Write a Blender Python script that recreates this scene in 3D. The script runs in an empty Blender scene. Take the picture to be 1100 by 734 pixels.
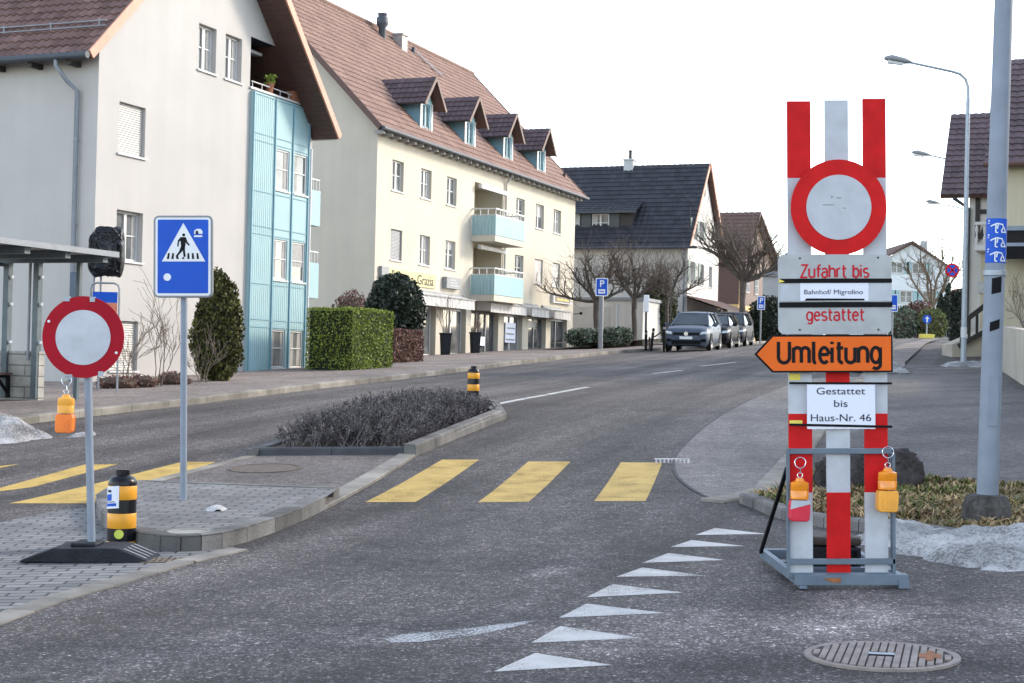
import bpy, bmesh, random
from math import *
from mathutils import Vector, Matrix, noise
from mathutils.geometry import tessellate_polygon

# ------------------------------------------------------------------ camera, world, sun, exposure
S = bpy.context.scene
C = S.collection
CAM_H, PITCH, ROLL, FPX = 1.4, radians(.82), radians(1.3), 1600.0
FWD = Vector((0, cos(PITCH), sin(PITCH)))
_r0, _u0 = Vector((1, 0, 0)), Vector((0, -sin(PITCH), cos(PITCH)))
RGT = _r0*cos(ROLL) + _u0*sin(ROLL)
UPV = _u0*cos(ROLL) - _r0*sin(ROLL)
cd = bpy.data.cameras.new('camera')
cam = bpy.data.objects.new('camera', cd)
C.objects.link(cam)
cd.lens = FPX/1100*36
cd.sensor_width = 36
cd.clip_end = 3000
m3 = Matrix((RGT, UPV, -FWD)).transposed()
cam.matrix_world = Matrix.Translation((0, 0, CAM_H)) @ m3.to_4x4()
S.camera = cam

SUN_EL = radians(26)
SUN_AZ = atan2(.90, .44)          # from +Y towards +X
w = bpy.data.worlds.new('World')
S.world = w
w.use_nodes = True
nt = w.node_tree
bg = nt.nodes['Background']
sky = nt.nodes.new('ShaderNodeTexSky')
sky.sky_type = 'NISHITA'
sky.sun_disc = False
sky.sun_elevation = SUN_EL
sky.sun_rotation = SUN_AZ
sky.air_density = 1.0
sky.dust_density = .6
sky.ozone_density = 1.0
hs = nt.nodes.new('ShaderNodeHueSaturation')      # thin winter haze: a paler sky
hs.inputs['Saturation'].default_value = .60
nt.links.new(sky.outputs[0], hs.inputs['Color'])
nt.links.new(hs.outputs[0], bg.inputs[0])
bg.inputs[1].default_value = .15
sl = bpy.data.lights.new('sun', 'SUN')
sl.energy = 1.15
sl.angle = radians(10)
sl.color = (1, .87, .70)
so = bpy.data.objects.new('sun', sl)
C.objects.link(so)
sdir = Vector((sin(SUN_AZ)*cos(SUN_EL), cos(SUN_AZ)*cos(SUN_EL), sin(SUN_EL)))
so.rotation_euler = sdir.to_track_quat('Z', 'Y').to_euler()
so.location = (30, 10, 40)
S.view_settings.view_transform = 'Standard'
S.view_settings.look = 'None'
S.view_settings.gamma = 1
S.view_settings.use_curve_mapping = False
S.view_settings.exposure = 1.86

# ------------------------------------------------------------------ terrain: a street climbing away, with a cross fall
_K = [(-60, 0), (11, 0), (14.7, .035), (17.8, .2), (22, .43), (27, .66), (35, .92), (44, 1.2), (57, 1.6), (79, 2.05), (155, 2.9), (420, 5.0)]
def _g0(y):
    if y <= _K[0][0]: return _K[0][1]
    for (a, b), (c, d) in zip(_K, _K[1:]):
        if y <= c: return b + (d-b)*(y-a)/(c-a)
    return _K[-1][1]
def _gs(y):
    s = 1.5 if y < 30 else 4
    return sum(_g0(y+s*t) for t in (-1, -.5, 0, .5, 1))/5
KN = list(range(-60, 60)) + list(range(60, 421, 5))
GK = [_gs(y) for y in KN]
def G(y):
    if y <= KN[0]: return GK[0]
    if y >= KN[-1]: return GK[-1]
    if y < 60:
        i = int(floor(y))+60
    else:
        i = 120 + int((y-60)//5)
    i = min(i, len(KN)-2)
    t = (y-KN[i])/(KN[i+1]-KN[i])
    return GK[i]*(1-t)+GK[i+1]*t
def XF(y): return .03 + .02*max(0, min(1, (y-46)/14))
def Z(x, y): return G(y) + XF(y)*max(-40, min(40, x))
def ray(px, py):
    d = FWD*FPX + RGT*(px-550) - UPV*(py-367)
    return d/d.y
def at(px, py, Y):
    return Vector((0, 0, CAM_H)) + ray(px, py)*Y
def gp(px, py, off=0):
    d = ray(px, py); a = None; y = 3.0
    while y < 400:
        P = Vector((0, 0, CAM_H))+d*y
        if P.z - Z(P.x, y)-off <= 0 and a is not None:
            b = y
            for _ in range(30):
                m = (a+b)/2; P = Vector((0, 0, CAM_H))+d*m
                if P.z-Z(P.x, m)-off > 0: a = m
                else: b = m
            return P
        a = y; y += .25
def g2(*pts): return [tuple(gp(*p))[:2] for p in pts]

# ------------------------------------------------------------------ materials
MATS = {}
def mat(name, col, rough=.7, var=.12, scale=3.0, bump=0.0, bscale=40.0, metal=0.0, spec=.5, tint=0.0, hue=None, detail=4, coat=0, streak=0.0):
    m = bpy.data.materials.new(name); m.use_nodes = True
    N = m.node_tree.nodes; L = m.node_tree.links
    b = N['Principled BSDF']
    b.inputs['Roughness'].default_value = rough
    b.inputs['Metallic'].default_value = metal
    b.inputs['Specular IOR Level'].default_value = spec
    b.inputs['Coat Weight'].default_value = coat
    tc = N.new('ShaderNodeTexCoord')
    nz = N.new('ShaderNodeTexNoise'); nz.inputs['Scale'].default_value = scale; nz.inputs['Detail'].default_value = detail
    L.new(tc.outputs['Object'], nz.inputs['Vector'])
    mx = N.new('ShaderNodeMix'); mx.data_type = 'RGBA'
    c2 = hue or tuple(min(1, c*(1+var)) for c in col)
    mx.inputs[6].default_value = (*[c*(1-var) for c in col], 1)
    mx.inputs[7].default_value = (*c2, 1)
    rm = N.new('ShaderNodeMapRange'); rm.inputs[1].default_value = .3; rm.inputs[2].default_value = .7
    L.new(nz.outputs['Fac'], rm.inputs[0]); L.new(rm.outputs[0], mx.inputs[0])
    out = mx.outputs[2]
    if streak:       # faint rain runs down the render
        mp = N.new('ShaderNodeMapping'); mp.inputs['Scale'].default_value = (2.2, 2.2, .12); L.new(tc.outputs['Object'], mp.inputs['Vector'])
        ns = N.new('ShaderNodeTexNoise'); ns.inputs['Scale'].default_value = 1; ns.inputs['Detail'].default_value = 6; ns.inputs['Roughness'].default_value = .65; L.new(mp.outputs[0], ns.inputs['Vector'])
        rs = N.new('ShaderNodeMapRange'); rs.inputs[1].default_value = .35; rs.inputs[2].default_value = .65; rs.inputs[3].default_value = 1-streak; rs.inputs[4].default_value = 1+streak*.3; L.new(ns.outputs['Fac'], rs.inputs[0])
        m0 = N.new('ShaderNodeMix'); m0.data_type = 'RGBA'; m0.blend_type = 'MULTIPLY'; m0.inputs[0].default_value = 1; L.new(out, m0.inputs[6]); L.new(rs.outputs[0], m0.inputs[7]); out = m0.outputs[2]
    if tint:
        at_ = N.new('ShaderNodeAttribute'); at_.attribute_name = 'tint'
        r2 = N.new('ShaderNodeMapRange'); r2.inputs[3].default_value = 1-tint; r2.inputs[4].default_value = 1+tint
        L.new(at_.outputs['Fac'], r2.inputs[0])
        mu = N.new('ShaderNodeMix'); mu.data_type = 'RGBA'; mu.blend_type = 'MULTIPLY'; mu.inputs[0].default_value = 1
        L.new(out, mu.inputs[6]); L.new(r2.outputs[0], mu.inputs[7]); out = mu.outputs[2]
    L.new(out, b.inputs['Base Color'])
    if bump:
        n2 = N.new('ShaderNodeTexNoise'); n2.inputs['Scale'].default_value = bscale; n2.inputs['Detail'].default_value = 5
        L.new(tc.outputs['Object'], n2.inputs['Vector'])
        bp = N.new('ShaderNodeBump'); bp.inputs['Strength'].default_value = bump; bp.inputs['Distance'].default_value = .02
        L.new(n2.outputs['Fac'], bp.inputs['Height']); L.new(bp.outputs[0], b.inputs['Normal'])
    MATS[name] = m
    return m
def math_node(N, L, op, a, b=None):
    n = N.new('ShaderNodeMath'); n.operation = op
    for i, v in enumerate((a, b)):
        if v is None: continue
        if isinstance(v, (int, float)): n.inputs[i].default_value = v
        else: L.new(v, n.inputs[i])
    return n.outputs[0]

def asphalt(name, base, stains_sheen=(), streak=0.0, speck=.55, sdir=(.3, .95), salt=0.0):
    """rolled asphalt: pale and dark aggregate, worn wheel tracks along sdir, and patches of dried salt, tyre rubber and painted sky sheen at the given places."""
    m = bpy.data.materials.new(name); m.use_nodes = True
    N = m.node_tree.nodes; L = m.node_tree.links; b = N['Principled BSDF']
    tc = N.new('ShaderNodeTexCoord'); O = tc.outputs['Object']
    v = N.new('ShaderNodeTexVoronoi'); v.inputs['Scale'].default_value = 120; L.new(O, v.inputs['Vector'])
    sp = N.new('ShaderNodeSeparateColor'); L.new(v.outputs['Color'], sp.inputs[0])
    r = N.new('ShaderNodeValToRGB'); e = r.color_ramp.elements
    e[0].position = 0; e[0].color = (.22,)*3+(1,)
    e[1].position = .55; e[1].color = (.78, .78, .79, 1)
    n_ = e.new(.80); n_.color = (1.15, 1.15, 1.2, 1)
    n_ = e.new(.93); n_.color = (2.6, 2.6, 2.6, 1)
    n_ = e.new(1); n_.color = (3.9, 3.9, 3.9, 1)
    L.new(sp.outputs[0], r.inputs[0])
    v2 = N.new('ShaderNodeTexVoronoi'); v2.inputs['Scale'].default_value = 52; L.new(O, v2.inputs['Vector'])
    sp2 = N.new('ShaderNodeSeparateColor'); L.new(v2.outputs['Color'], sp2.inputs[0])
    r2 = N.new('ShaderNodeValToRGB'); e2 = r2.color_ramp.elements
    e2[0].position = 0; e2[0].color = (.50, .50, .50, 1); e2[1].position = 1; e2[1].color = (2.6, 2.6, 2.6, 1)
    for ps, cv in ((.30, .62), (.62, .92), (.84, 1.2), (.93, 1.9)): n_ = e2.new(ps); n_.color = (cv, cv, cv, 1)
    L.new(sp2.outputs[1], r2.inputs[0])
    mm = N.new('ShaderNodeMix'); mm.data_type = 'RGBA'; mm.blend_type = 'MULTIPLY'; mm.inputs[0].default_value = 1; L.new(r.outputs[0], mm.inputs[6]); L.new(r2.outputs[0], mm.inputs[7])
    mixs = N.new('ShaderNodeMix'); mixs.data_type = 'RGBA'; mixs.inputs[0].default_value = speck
    mixs.inputs[6].default_value = (1, 1, 1, 1); L.new(mm.outputs[2], mixs.inputs[7])
    big = N.new('ShaderNodeTexNoise'); big.inputs['Scale'].default_value = .55; big.inputs['Detail'].default_value = 7; big.inputs['Roughness'].default_value = .62; L.new(O, big.inputs['Vector'])
    mr = N.new('ShaderNodeMapRange'); mr.inputs[1].default_value = .3; mr.inputs[2].default_value = .7; mr.inputs[3].default_value = .66; mr.inputs[4].default_value = 1.36; L.new(big.outputs['Fac'], mr.inputs[0])
    mid = N.new('ShaderNodeTexNoise'); mid.inputs['Scale'].default_value = 7; mid.inputs['Detail'].default_value = 8; mid.inputs['Roughness'].default_value = .75; L.new(O, mid.inputs['Vector'])
    md_ = N.new('ShaderNodeMapRange'); md_.inputs[1].default_value = .35; md_.inputs[2].default_value = .65; md_.inputs[3].default_value = .70; md_.inputs[4].default_value = 1.28; L.new(mid.outputs['Fac'], md_.inputs[0])
    fac = math_node(N, L, 'MULTIPLY', mr.outputs[0], md_.outputs[0])
    if streak:
        mp = N.new('ShaderNodeMapping'); mp.vector_type = 'TEXTURE'
        mp.inputs['Rotation'].default_value = (0, 0, -atan2(sdir[0], sdir[1])); mp.inputs['Scale'].default_value = (.8, 18, 1)
        L.new(O, mp.inputs['Vector'])
        n2 = N.new('ShaderNodeTexNoise'); n2.inputs['Scale'].default_value = 1.0; n2.inputs['Detail'].default_value = 4; L.new(mp.outputs[0], n2.inputs['Vector'])
        m2 = N.new('ShaderNodeMapRange'); m2.inputs[1].default_value = .3; m2.inputs[2].default_value = .7; m2.inputs[3].default_value = 1-streak; m2.inputs[4].default_value = 1+streak*.7; L.new(n2.outputs['Fac'], m2.inputs[0])
        fac = math_node(N, L, 'MULTIPLY', fac, m2.outputs[0])
    for (sx, sy, rx, ry, amt) in stains_sheen:          # dried salt, tyre rubber and painted sky sheen, ragged at the edge
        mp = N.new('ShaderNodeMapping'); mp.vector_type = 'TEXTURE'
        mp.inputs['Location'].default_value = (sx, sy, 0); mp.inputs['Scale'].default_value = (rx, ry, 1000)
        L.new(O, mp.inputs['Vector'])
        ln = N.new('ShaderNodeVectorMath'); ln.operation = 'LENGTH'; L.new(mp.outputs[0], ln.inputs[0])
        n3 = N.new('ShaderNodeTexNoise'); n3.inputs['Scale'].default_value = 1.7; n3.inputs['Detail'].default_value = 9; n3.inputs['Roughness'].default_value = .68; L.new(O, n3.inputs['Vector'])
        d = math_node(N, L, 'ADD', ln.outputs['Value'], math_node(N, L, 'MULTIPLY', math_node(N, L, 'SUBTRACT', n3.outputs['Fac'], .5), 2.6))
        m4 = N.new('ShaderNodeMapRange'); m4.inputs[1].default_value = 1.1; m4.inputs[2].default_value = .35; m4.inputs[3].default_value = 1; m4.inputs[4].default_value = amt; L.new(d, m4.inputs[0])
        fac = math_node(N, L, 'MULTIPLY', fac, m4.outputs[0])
    mu = N.new('ShaderNodeMix'); mu.data_type = 'RGBA'; mu.blend_type = 'MULTIPLY'; mu.inputs[0].default_value = 1
    mu.inputs[6].default_value = (*base, 1); L.new(mixs.outputs[2], mu.inputs[7])
    mf = N.new('ShaderNodeMix'); mf.data_type = 'RGBA'; mf.blend_type = 'MULTIPLY'; mf.inputs[0].default_value = 1
    L.new(mu.outputs[2], mf.inputs[6]); L.new(fac, mf.inputs[7])
    L.new(mf.outputs[2], b.inputs['Base Color'])
    b.inputs['Roughness'].default_value = .85; b.inputs['Specular IOR Level'].default_value = .3
    bp = N.new('ShaderNodeBump'); bp.inputs['Strength'].default_value = .5; bp.inputs['Distance'].default_value = .006
    L.new(sp.outputs[0], bp.inputs['Height']); L.new(bp.outputs[0], b.inputs['Normal'])
    MATS[name] = m; return m

def brick_mat(name, c1, c2, mortar, bw, bh, gap=.012, rot=0.0, rough=.85, off=.5, upright=False):
    m = bpy.data.materials.new(name); m.use_nodes = True
    N = m.node_tree.nodes; L = m.node_tree.links; b = N['Principled BSDF']
    tc = N.new('ShaderNodeTexCoord')
    mp = N.new('ShaderNodeMapping'); mp.inputs['Rotation'].default_value = (0, 0, rot); L.new(tc.outputs['Object'], mp.inputs['Vector'])
    br = N.new('ShaderNodeTexBrick'); br.offset = off
    br.inputs['Color1'].default_value = (*c1, 1); br.inputs['Color2'].default_value = (*c2, 1); br.inputs['Mortar'].default_value = (*mortar, 1)
    br.inputs['Scale'].default_value = 1; br.inputs['Mortar Size'].default_value = gap; br.inputs['Brick Width'].default_value = bw; br.inputs['Row Height'].default_value = bh
    br.inputs['Mortar Smooth'].default_value = .3
    if upright:       # courses run level round an upright wall
        sx = N.new('ShaderNodeSeparateXYZ'); cx = N.new('ShaderNodeCombineXYZ'); L.new(tc.outputs['Object'], sx.inputs[0])
        L.new(math_node(N, L, 'ADD', sx.outputs[0], sx.outputs[1]), cx.inputs[0]); L.new(sx.outputs[2], cx.inputs[1]); L.new(cx.outputs[0], br.inputs['Vector'])
    else: L.new(mp.outputs[0], br.inputs['Vector'])
    nz = N.new('ShaderNodeTexNoise'); nz.inputs['Scale'].default_value = 1.3; nz.inputs['Detail'].default_value = 8; nz.inputs['Roughness'].default_value = .7; L.new(tc.outputs['Object'], nz.inputs['Vector'])
    mr = N.new('ShaderNodeMapRange'); mr.inputs[1].default_value = .3; mr.inputs[2].default_value = .7; mr.inputs[3].default_value = .6; mr.inputs[4].default_value = 1.35; L.new(nz.outputs['Fac'], mr.inputs[0])
    mf = N.new('ShaderNodeMix'); mf.data_type = 'RGBA'; mf.blend_type = 'MULTIPLY'; mf.inputs[0].default_value = 1
    L.new(br.outputs['Color'], mf.inputs[6]); L.new(mr.outputs[0], mf.inputs[7]); L.new(mf.outputs[2], b.inputs['Base Color'])
    bp = N.new('ShaderNodeBump'); bp.inputs['Strength'].default_value = .8; bp.inputs['Distance'].default_value = .01; bp.invert = True
    L.new(br.outputs['Fac'], bp.inputs['Height']); L.new(bp.outputs[0], b.inputs['Normal'])
    b.inputs['Roughness'].default_value = rough; MATS[name] = m; return m

def worn_paint(name, col, wear=.42, scale=26.0):
    """road paint rubbed off the high stones: clear where worn, so the asphalt below shows."""
    m = mat(name, col, .75, .12, 6)
    N = m.node_tree.nodes; L = m.node_tree.links; b = N['Principled BSDF']
    tc = N.new('ShaderNodeTexCoord')
    n1 = N.new('ShaderNodeTexNoise'); n1.inputs['Scale'].default_value = scale*3; n1.inputs['Detail'].default_value = 6; n1.inputs['Roughness'].default_value = .7; L.new(tc.outputs['Object'], n1.inputs['Vector'])
    n2 = N.new('ShaderNodeTexNoise'); n2.inputs['Scale'].default_value = 2.2; n2.inputs['Detail'].default_value = 5; L.new(tc.outputs['Object'], n2.inputs['Vector'])
    s = math_node(N, L, 'ADD', math_node(N, L, 'MULTIPLY', n1.outputs['Fac'], .65), math_node(N, L, 'MULTIPLY', n2.outputs['Fac'], .35))
    mr = N.new('ShaderNodeMapRange'); mr.inputs[1].default_value = wear-.05; mr.inputs[2].default_value = wear+.04; mr.inputs[3].default_value = .12; mr.inputs[4].default_value = 1; L.new(s, mr.inputs[0])
    L.new(mr.outputs[0], b.inputs['Alpha'])
    return m

mat('render_white', (.445, .43, .413), .9, .05, .7, .25, 60, spec=.15, streak=.03)
mat('render_cream', (.53, .49, .41), .9, .05, .6, .25, 60, spec=.2, streak=.05)
mat('render_pale', (.58, .56, .53), .9, .06, .7, .2, 60, spec=.2, streak=.12)
mat('render_ochre', (.62, .43, .19), .9, .08, .7)
mat('render_yellow', (.52, .465, .34), .9, .06, .7, streak=.1)
mat('render_grey', (.42, .44, .45), .9, .08, .8)
mat('panel_blue', (.29, .44, .465), .55, .05, 1.2, spec=.3)
mat('panel_blue_dark', (.15, .30, .37), .55, .06, 1.5)
mat('tile_brown', (.16, .098, .086), .7, .2, 1.6, .15, 50, tint=.4, spec=.2)
mat('tile_red', (.22, .14, .115), .75, .14, 1.2, .15, 50, tint=.2, spec=.25)
mat('tile_slate', (.032, .034, .042), .6, .18, 1.6, .1, 50, tint=.3, spec=.3)
mat('tile_purple', (.085, .055, .06), .65, .18, 1.6, .1, 50, tint=.3)
mat('wood_brown', (.095, .048, .038), .6, .15, 5)
mat('barge_pink', (.50, .25, .17), .6, .1, 4)
mat('beam_dark', (.05, .035, .03), .7, .2, 6)
mat('timber_dark', (.03, .026, .024), .7, .2, 6)
mat('zinc', (.24, .26, .285), .6, .1, 5, metal=.2, spec=.3)
mat('zinc_dark', (.05, .06, .075), .6, .12, 5, metal=.1)
mat('steel', (.33, .37, .41), .5, .12, 12, metal=.5)
mat('steel_blue', (.125, .16, .20), .55, .12, 7, .08, 60, spec=.3)
mat('steel_pole', (.225, .26, .315), .55, .1, 5, .1, 90, spec=.3)
mat('frame_white', (.55, .55, .55), .5, .04, 4)
mat('frame_grey', (.22, .23, .245), .5, .06, 4)
mat('shutter_white', (.46, .45, .43), .6, .06, 4)
mat('shutter_grey', (.24, .25, .26), .6, .08, 4)
mat('shutter_dark', (.055, .065, .07), .6, .1, 4)
mat('pane', (.075, .085, .09), .06, .5, 1.2, spec=.6, hue=(.22, .23, .23))
mat('pane_dark', (.02, .026, .033), .05, .5, 2.0, spec=.6, hue=(.07, .08, .09))
mat('curtain', (.36, .355, .34), .9, .12, 6)
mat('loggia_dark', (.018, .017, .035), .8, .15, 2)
mat('loggia_cream', (.50, .44, .31), .9, .08, 1.5)
mat('awning_white', (.48, .47, .46), .8, .07, 3)
mat('concrete', (.30, .29, .265), .9, .18, 1.8, .35, 30)
mat('concrete_pale', (.44, .40, .33), .9, .16, 1.3, .3, 30)
mat('kerb_stone', (.215, .20, .175), .9, .28, 2.6, .4, 45, tint=.25, spec=.2)
mat('kerb_grimy', (.15, .145, .138), .9, .45, 2.2, .5, 35, tint=.3, spec=.2)
mat('kerb_dark', (.055, .058, .065), .85, .25, 3, .3, 45, tint=.2)
mat('soil', (.085, .062, .045), .95, .3, 4, .6, 25)
mat('grass_base', (.12, .105, .045), .95, .4, 3, .6, 25)
mat('verge', (.16, .15, .08), .95, .35, 1.5, .6, 25)
mat('red', (.54, .012, .013), .5, .14, 8, spec=.12, detail=10)
mat('red_dark', (.33, .006, .018), .5, .1, 4, spec=.12)
mat('white_sheet', (.47, .49, .53), .5, .10, 9, spec=.25, detail=10)
mat('white_plate', (.41, .425, .43), .55, .13, 7, spec=.25, detail=10)
mat('paper', (.74, .76, .86), .75, .03, 3)
mat('orange', (.74, .135, .018), .5, .08, 4, spec=.15)
mat('black', (.005, .005, .007), .6, .3, 6, spec=.15)
mat('text_red', (.50, .018, .03), .55, .08, 6, spec=.15)
mat('text_black', (.008, .008, .01), .6, .2, 6, spec=.15)
mat('text_grey', (.03, .035, .055), .6, .2, 6, spec=.2)
mat('blue_sign', (.010, .085, .50), .4, .08, 5, spec=.2)
mat('sign_white', (.72, .74, .76), .45, .05, 5)
mat('lens_amber', (.85, .27, .01), .25, .15, 20, coat=.5)
mat('lantern_orange', (.86, .20, .02), .42, .1, 10)
mat('lantern_yellow', (.85, .38, .045), .45, .1, 10)
mat('lantern_red', (.62, .015, .045), .45, .1, 10)
mat('rubber', (.012, .014, .018), .6, .35, 9, .4, 60, spec=.25)
mat('rubber_edge', (.20, .21, .22), .7, .2, 12)
mat('yellow_black_post', (.75, .33, .02), .4, .08, 8)
mat('post_black', (.005, .005, .009), .3, .2, 8, spec=.3)
mat('bag_black', (.004, .005, .009), .3, .4, 6, spec=.3)
mat('rust', (.26, .10, .035), .8, .3, 20)
mat('iron_cover', (.25, .215, .195), .75, .25, 9, .3, 80, spec=.3)
mat('cover_brown', (.135, .108, .092), .85, .2, 9, .3, 80, spec=.2)
mat('iron_dark', (.05, .038, .032), .8, .3, 9)
mat('snow', (.24, .235, .23), .85, .25, 3, .8, 24, hue=(.48, .475, .47), detail=12, spec=.3)
def grit(m, amt=.55, sc=48):
    m = MATS[m]; N = m.node_tree.nodes; L = m.node_tree.links; b = N['Principled BSDF']; src = b.inputs['Base Color'].links[0].from_socket
    tc = N.new('ShaderNodeTexCoord'); n = N.new('ShaderNodeTexNoise'); n.inputs['Scale'].default_value = sc; n.inputs['Detail'].default_value = 5; n.inputs['Roughness'].default_value = .8; L.new(tc.outputs['Object'], n.inputs['Vector'])
    n2 = N.new('ShaderNodeTexNoise'); n2.inputs['Scale'].default_value = 1.6; n2.inputs['Detail'].default_value = 6; L.new(tc.outputs['Object'], n2.inputs['Vector'])
    s_ = math_node(N, L, 'ADD', n.outputs['Fac'], math_node(N, L, 'MULTIPLY', math_node(N, L, 'SUBTRACT', n2.outputs['Fac'], .5), .55))
    r = N.new('ShaderNodeMapRange'); r.inputs[1].default_value = .40; r.inputs[2].default_value = .56; r.inputs[3].default_value = 1-amt; r.inputs[4].default_value = 1.1; L.new(s_, r.inputs[0])
    mu = N.new('ShaderNodeMix'); mu.data_type = 'RGBA'; mu.blend_type = 'MULTIPLY'; mu.inputs[0].default_value = 1; L.new(src, mu.inputs[6]); L.new(r.outputs[0], mu.inputs[7]); L.new(mu.outputs[2], b.inputs['Base Color'])
mat('rock', (.05, .043, .044), .85, .5, 7, .9, 14, spec=.25)
mat('bark', (.095, .078, .065), .9, .35, 8, .6, 30)
mat('bark_pale', (.16, .12, .085), .9, .3, 8)
mat('twig', (.15, .115, .09), .9, .3, 5)
mat('twig_red', (.13, .06, .045), .9, .25, 5)
mat('twig_purple', (.125, .112, .114), .9, .45, 4, tint=.75)
mat('leaf_hedge', (.20, .255, .05), .6, .25, 2, tint=.45, spec=.15)
mat('leaf_dark', (.022, .035, .022), .5, .35, 3, tint=.6, spec=.4)
mat('leaf_cypress', (.075, .075, .024), .7, .45, 3, tint=.7, spec=.15)
mat('leaf_brown', (.16, .085, .07), .8, .3, 3, tint=.45, spec=.2)
mat('leaf_grey', (.11, .14, .10), .7, .3, 3, tint=.45, spec=.3)
mat('leaf_ivy', (.05, .06, .018), .6, .4, 2, tint=.5, spec=.3)
mat('hedge_core', (.012, .018, .008), .95, .3, 3)
mat('blade_dry', (.30, .215, .115), .85, .4, 2, tint=.65, spec=.15)
mat('blade_green', (.10, .12, .03), .8, .35, 2, tint=.5, spec=.15)
mat('car_blue', (.075, .095, .13), .45, .1, 3, spec=.15, coat=.1)
mat('car_black', (.016, .016, .02), .5, .1, 3, spec=.06, coat=.05)
mat('car_grey', (.05, .05, .057), .5, .1, 3, spec=.06, coat=.05)
mat('car_glass', (.03, .045, .055), .05, .3, 1, spec=.35)
mat('headlight', (.55, .60, .65), .12, .2, 20, coat=.6)
mat('chrome', (.6, .62, .65), .15, .05, 5, metal=1)
mat('tyre', (.016, .016, .017), .85, .2, 9)
mat('planter_dark', (.014, .015, .021), .55, .2, 6, spec=.25)
mat('terracotta', (.30, .115, .06), .8, .15, 6)
mat('flashing', (.30, .28, .27), .55, .15, 6)
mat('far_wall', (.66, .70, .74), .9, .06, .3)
mat('shelter_steel', (.10, .125, .14), .5, .12, 5, metal=.2, spec=.3)
mat('footing_stone', (.07, .065, .062), .95, .45, 7, 1.0, 18)
mat('sticker_green', (.50, .58, .08), .5, .1, 8)
mat('leaf_dull', (.12, .14, .055), .7, .3, 2, tint=.5, spec=.2)
mat('sign_cream', (.56, .50, .27), .8, .06, 2)
mat('yellow_tape', (.75, .62, .10), .5, .1, 8)
mat('orange_plate', (.62, .19, .10), .5, .1, 8)
mat('plate_red_far', (.42, .04, .05), .5, .1, 8)
grit('snow', .6, 40); grit('rock', .4, 30); grit('footing_stone', .4, 30)
worn_paint('paint_yellow', (.47, .31, .07), .43, 34)
worn_paint('paint_white', (.48, .47, .45), .445, 34)
worn_paint('paint_faded', (.44, .44, .44), .50, 22)
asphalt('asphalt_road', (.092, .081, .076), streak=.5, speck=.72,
        stains_sheen=[(1.25, 7.75, 2.0, .85, 1.65), (2.9, 8.3, 1.7, 1.0, 1.5), (1.6, 6.9, 1.6, .3, .6), (-.5, 7.75, 1.2, .28, 1.45), (.1, 9.4, 1.2, .9, 1.3), (1.9, 15.2, .5, 1.2, .6), (.3, 10.0, .2, .3, 1.9), (-.9, 12.6, .7, 3.2, .72), (.9, 12.2, .35, 3.0, .74), (2.1, 10.9, .7, 1.0, .62), (-.2, 6.4, 2.2, .5, .72)])  # pale patches near right: dried salt, with sky sheen put into the colour
asphalt('asphalt_patch', (.165, .152, .143), streak=.22, speck=.35, sdir=(.1, .99))
asphalt('asphalt_path', (.105, .096, .094), streak=.18, speck=.4, sdir=(.9, .4))
asphalt('asphalt_walk', (.205, .172, .155), speck=.35)
asphalt('asphalt_island', (.125, .108, .10), speck=.45)
brick_mat('pavers', (.215, .21, .205), (.145, .142, .14), (.035, .035, .035), .24, .12, .011, radians(-4))
brick_mat('pavers_island', (.20, .19, .18), (.14, .135, .13), (.04, .04, .04), .24, .12, .010, radians(3))
brick_mat('board_concrete', (.36, .35, .32), (.30, .29, .27), (.16, .155, .14), 3.0, .2, .012, upright=True)

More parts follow.
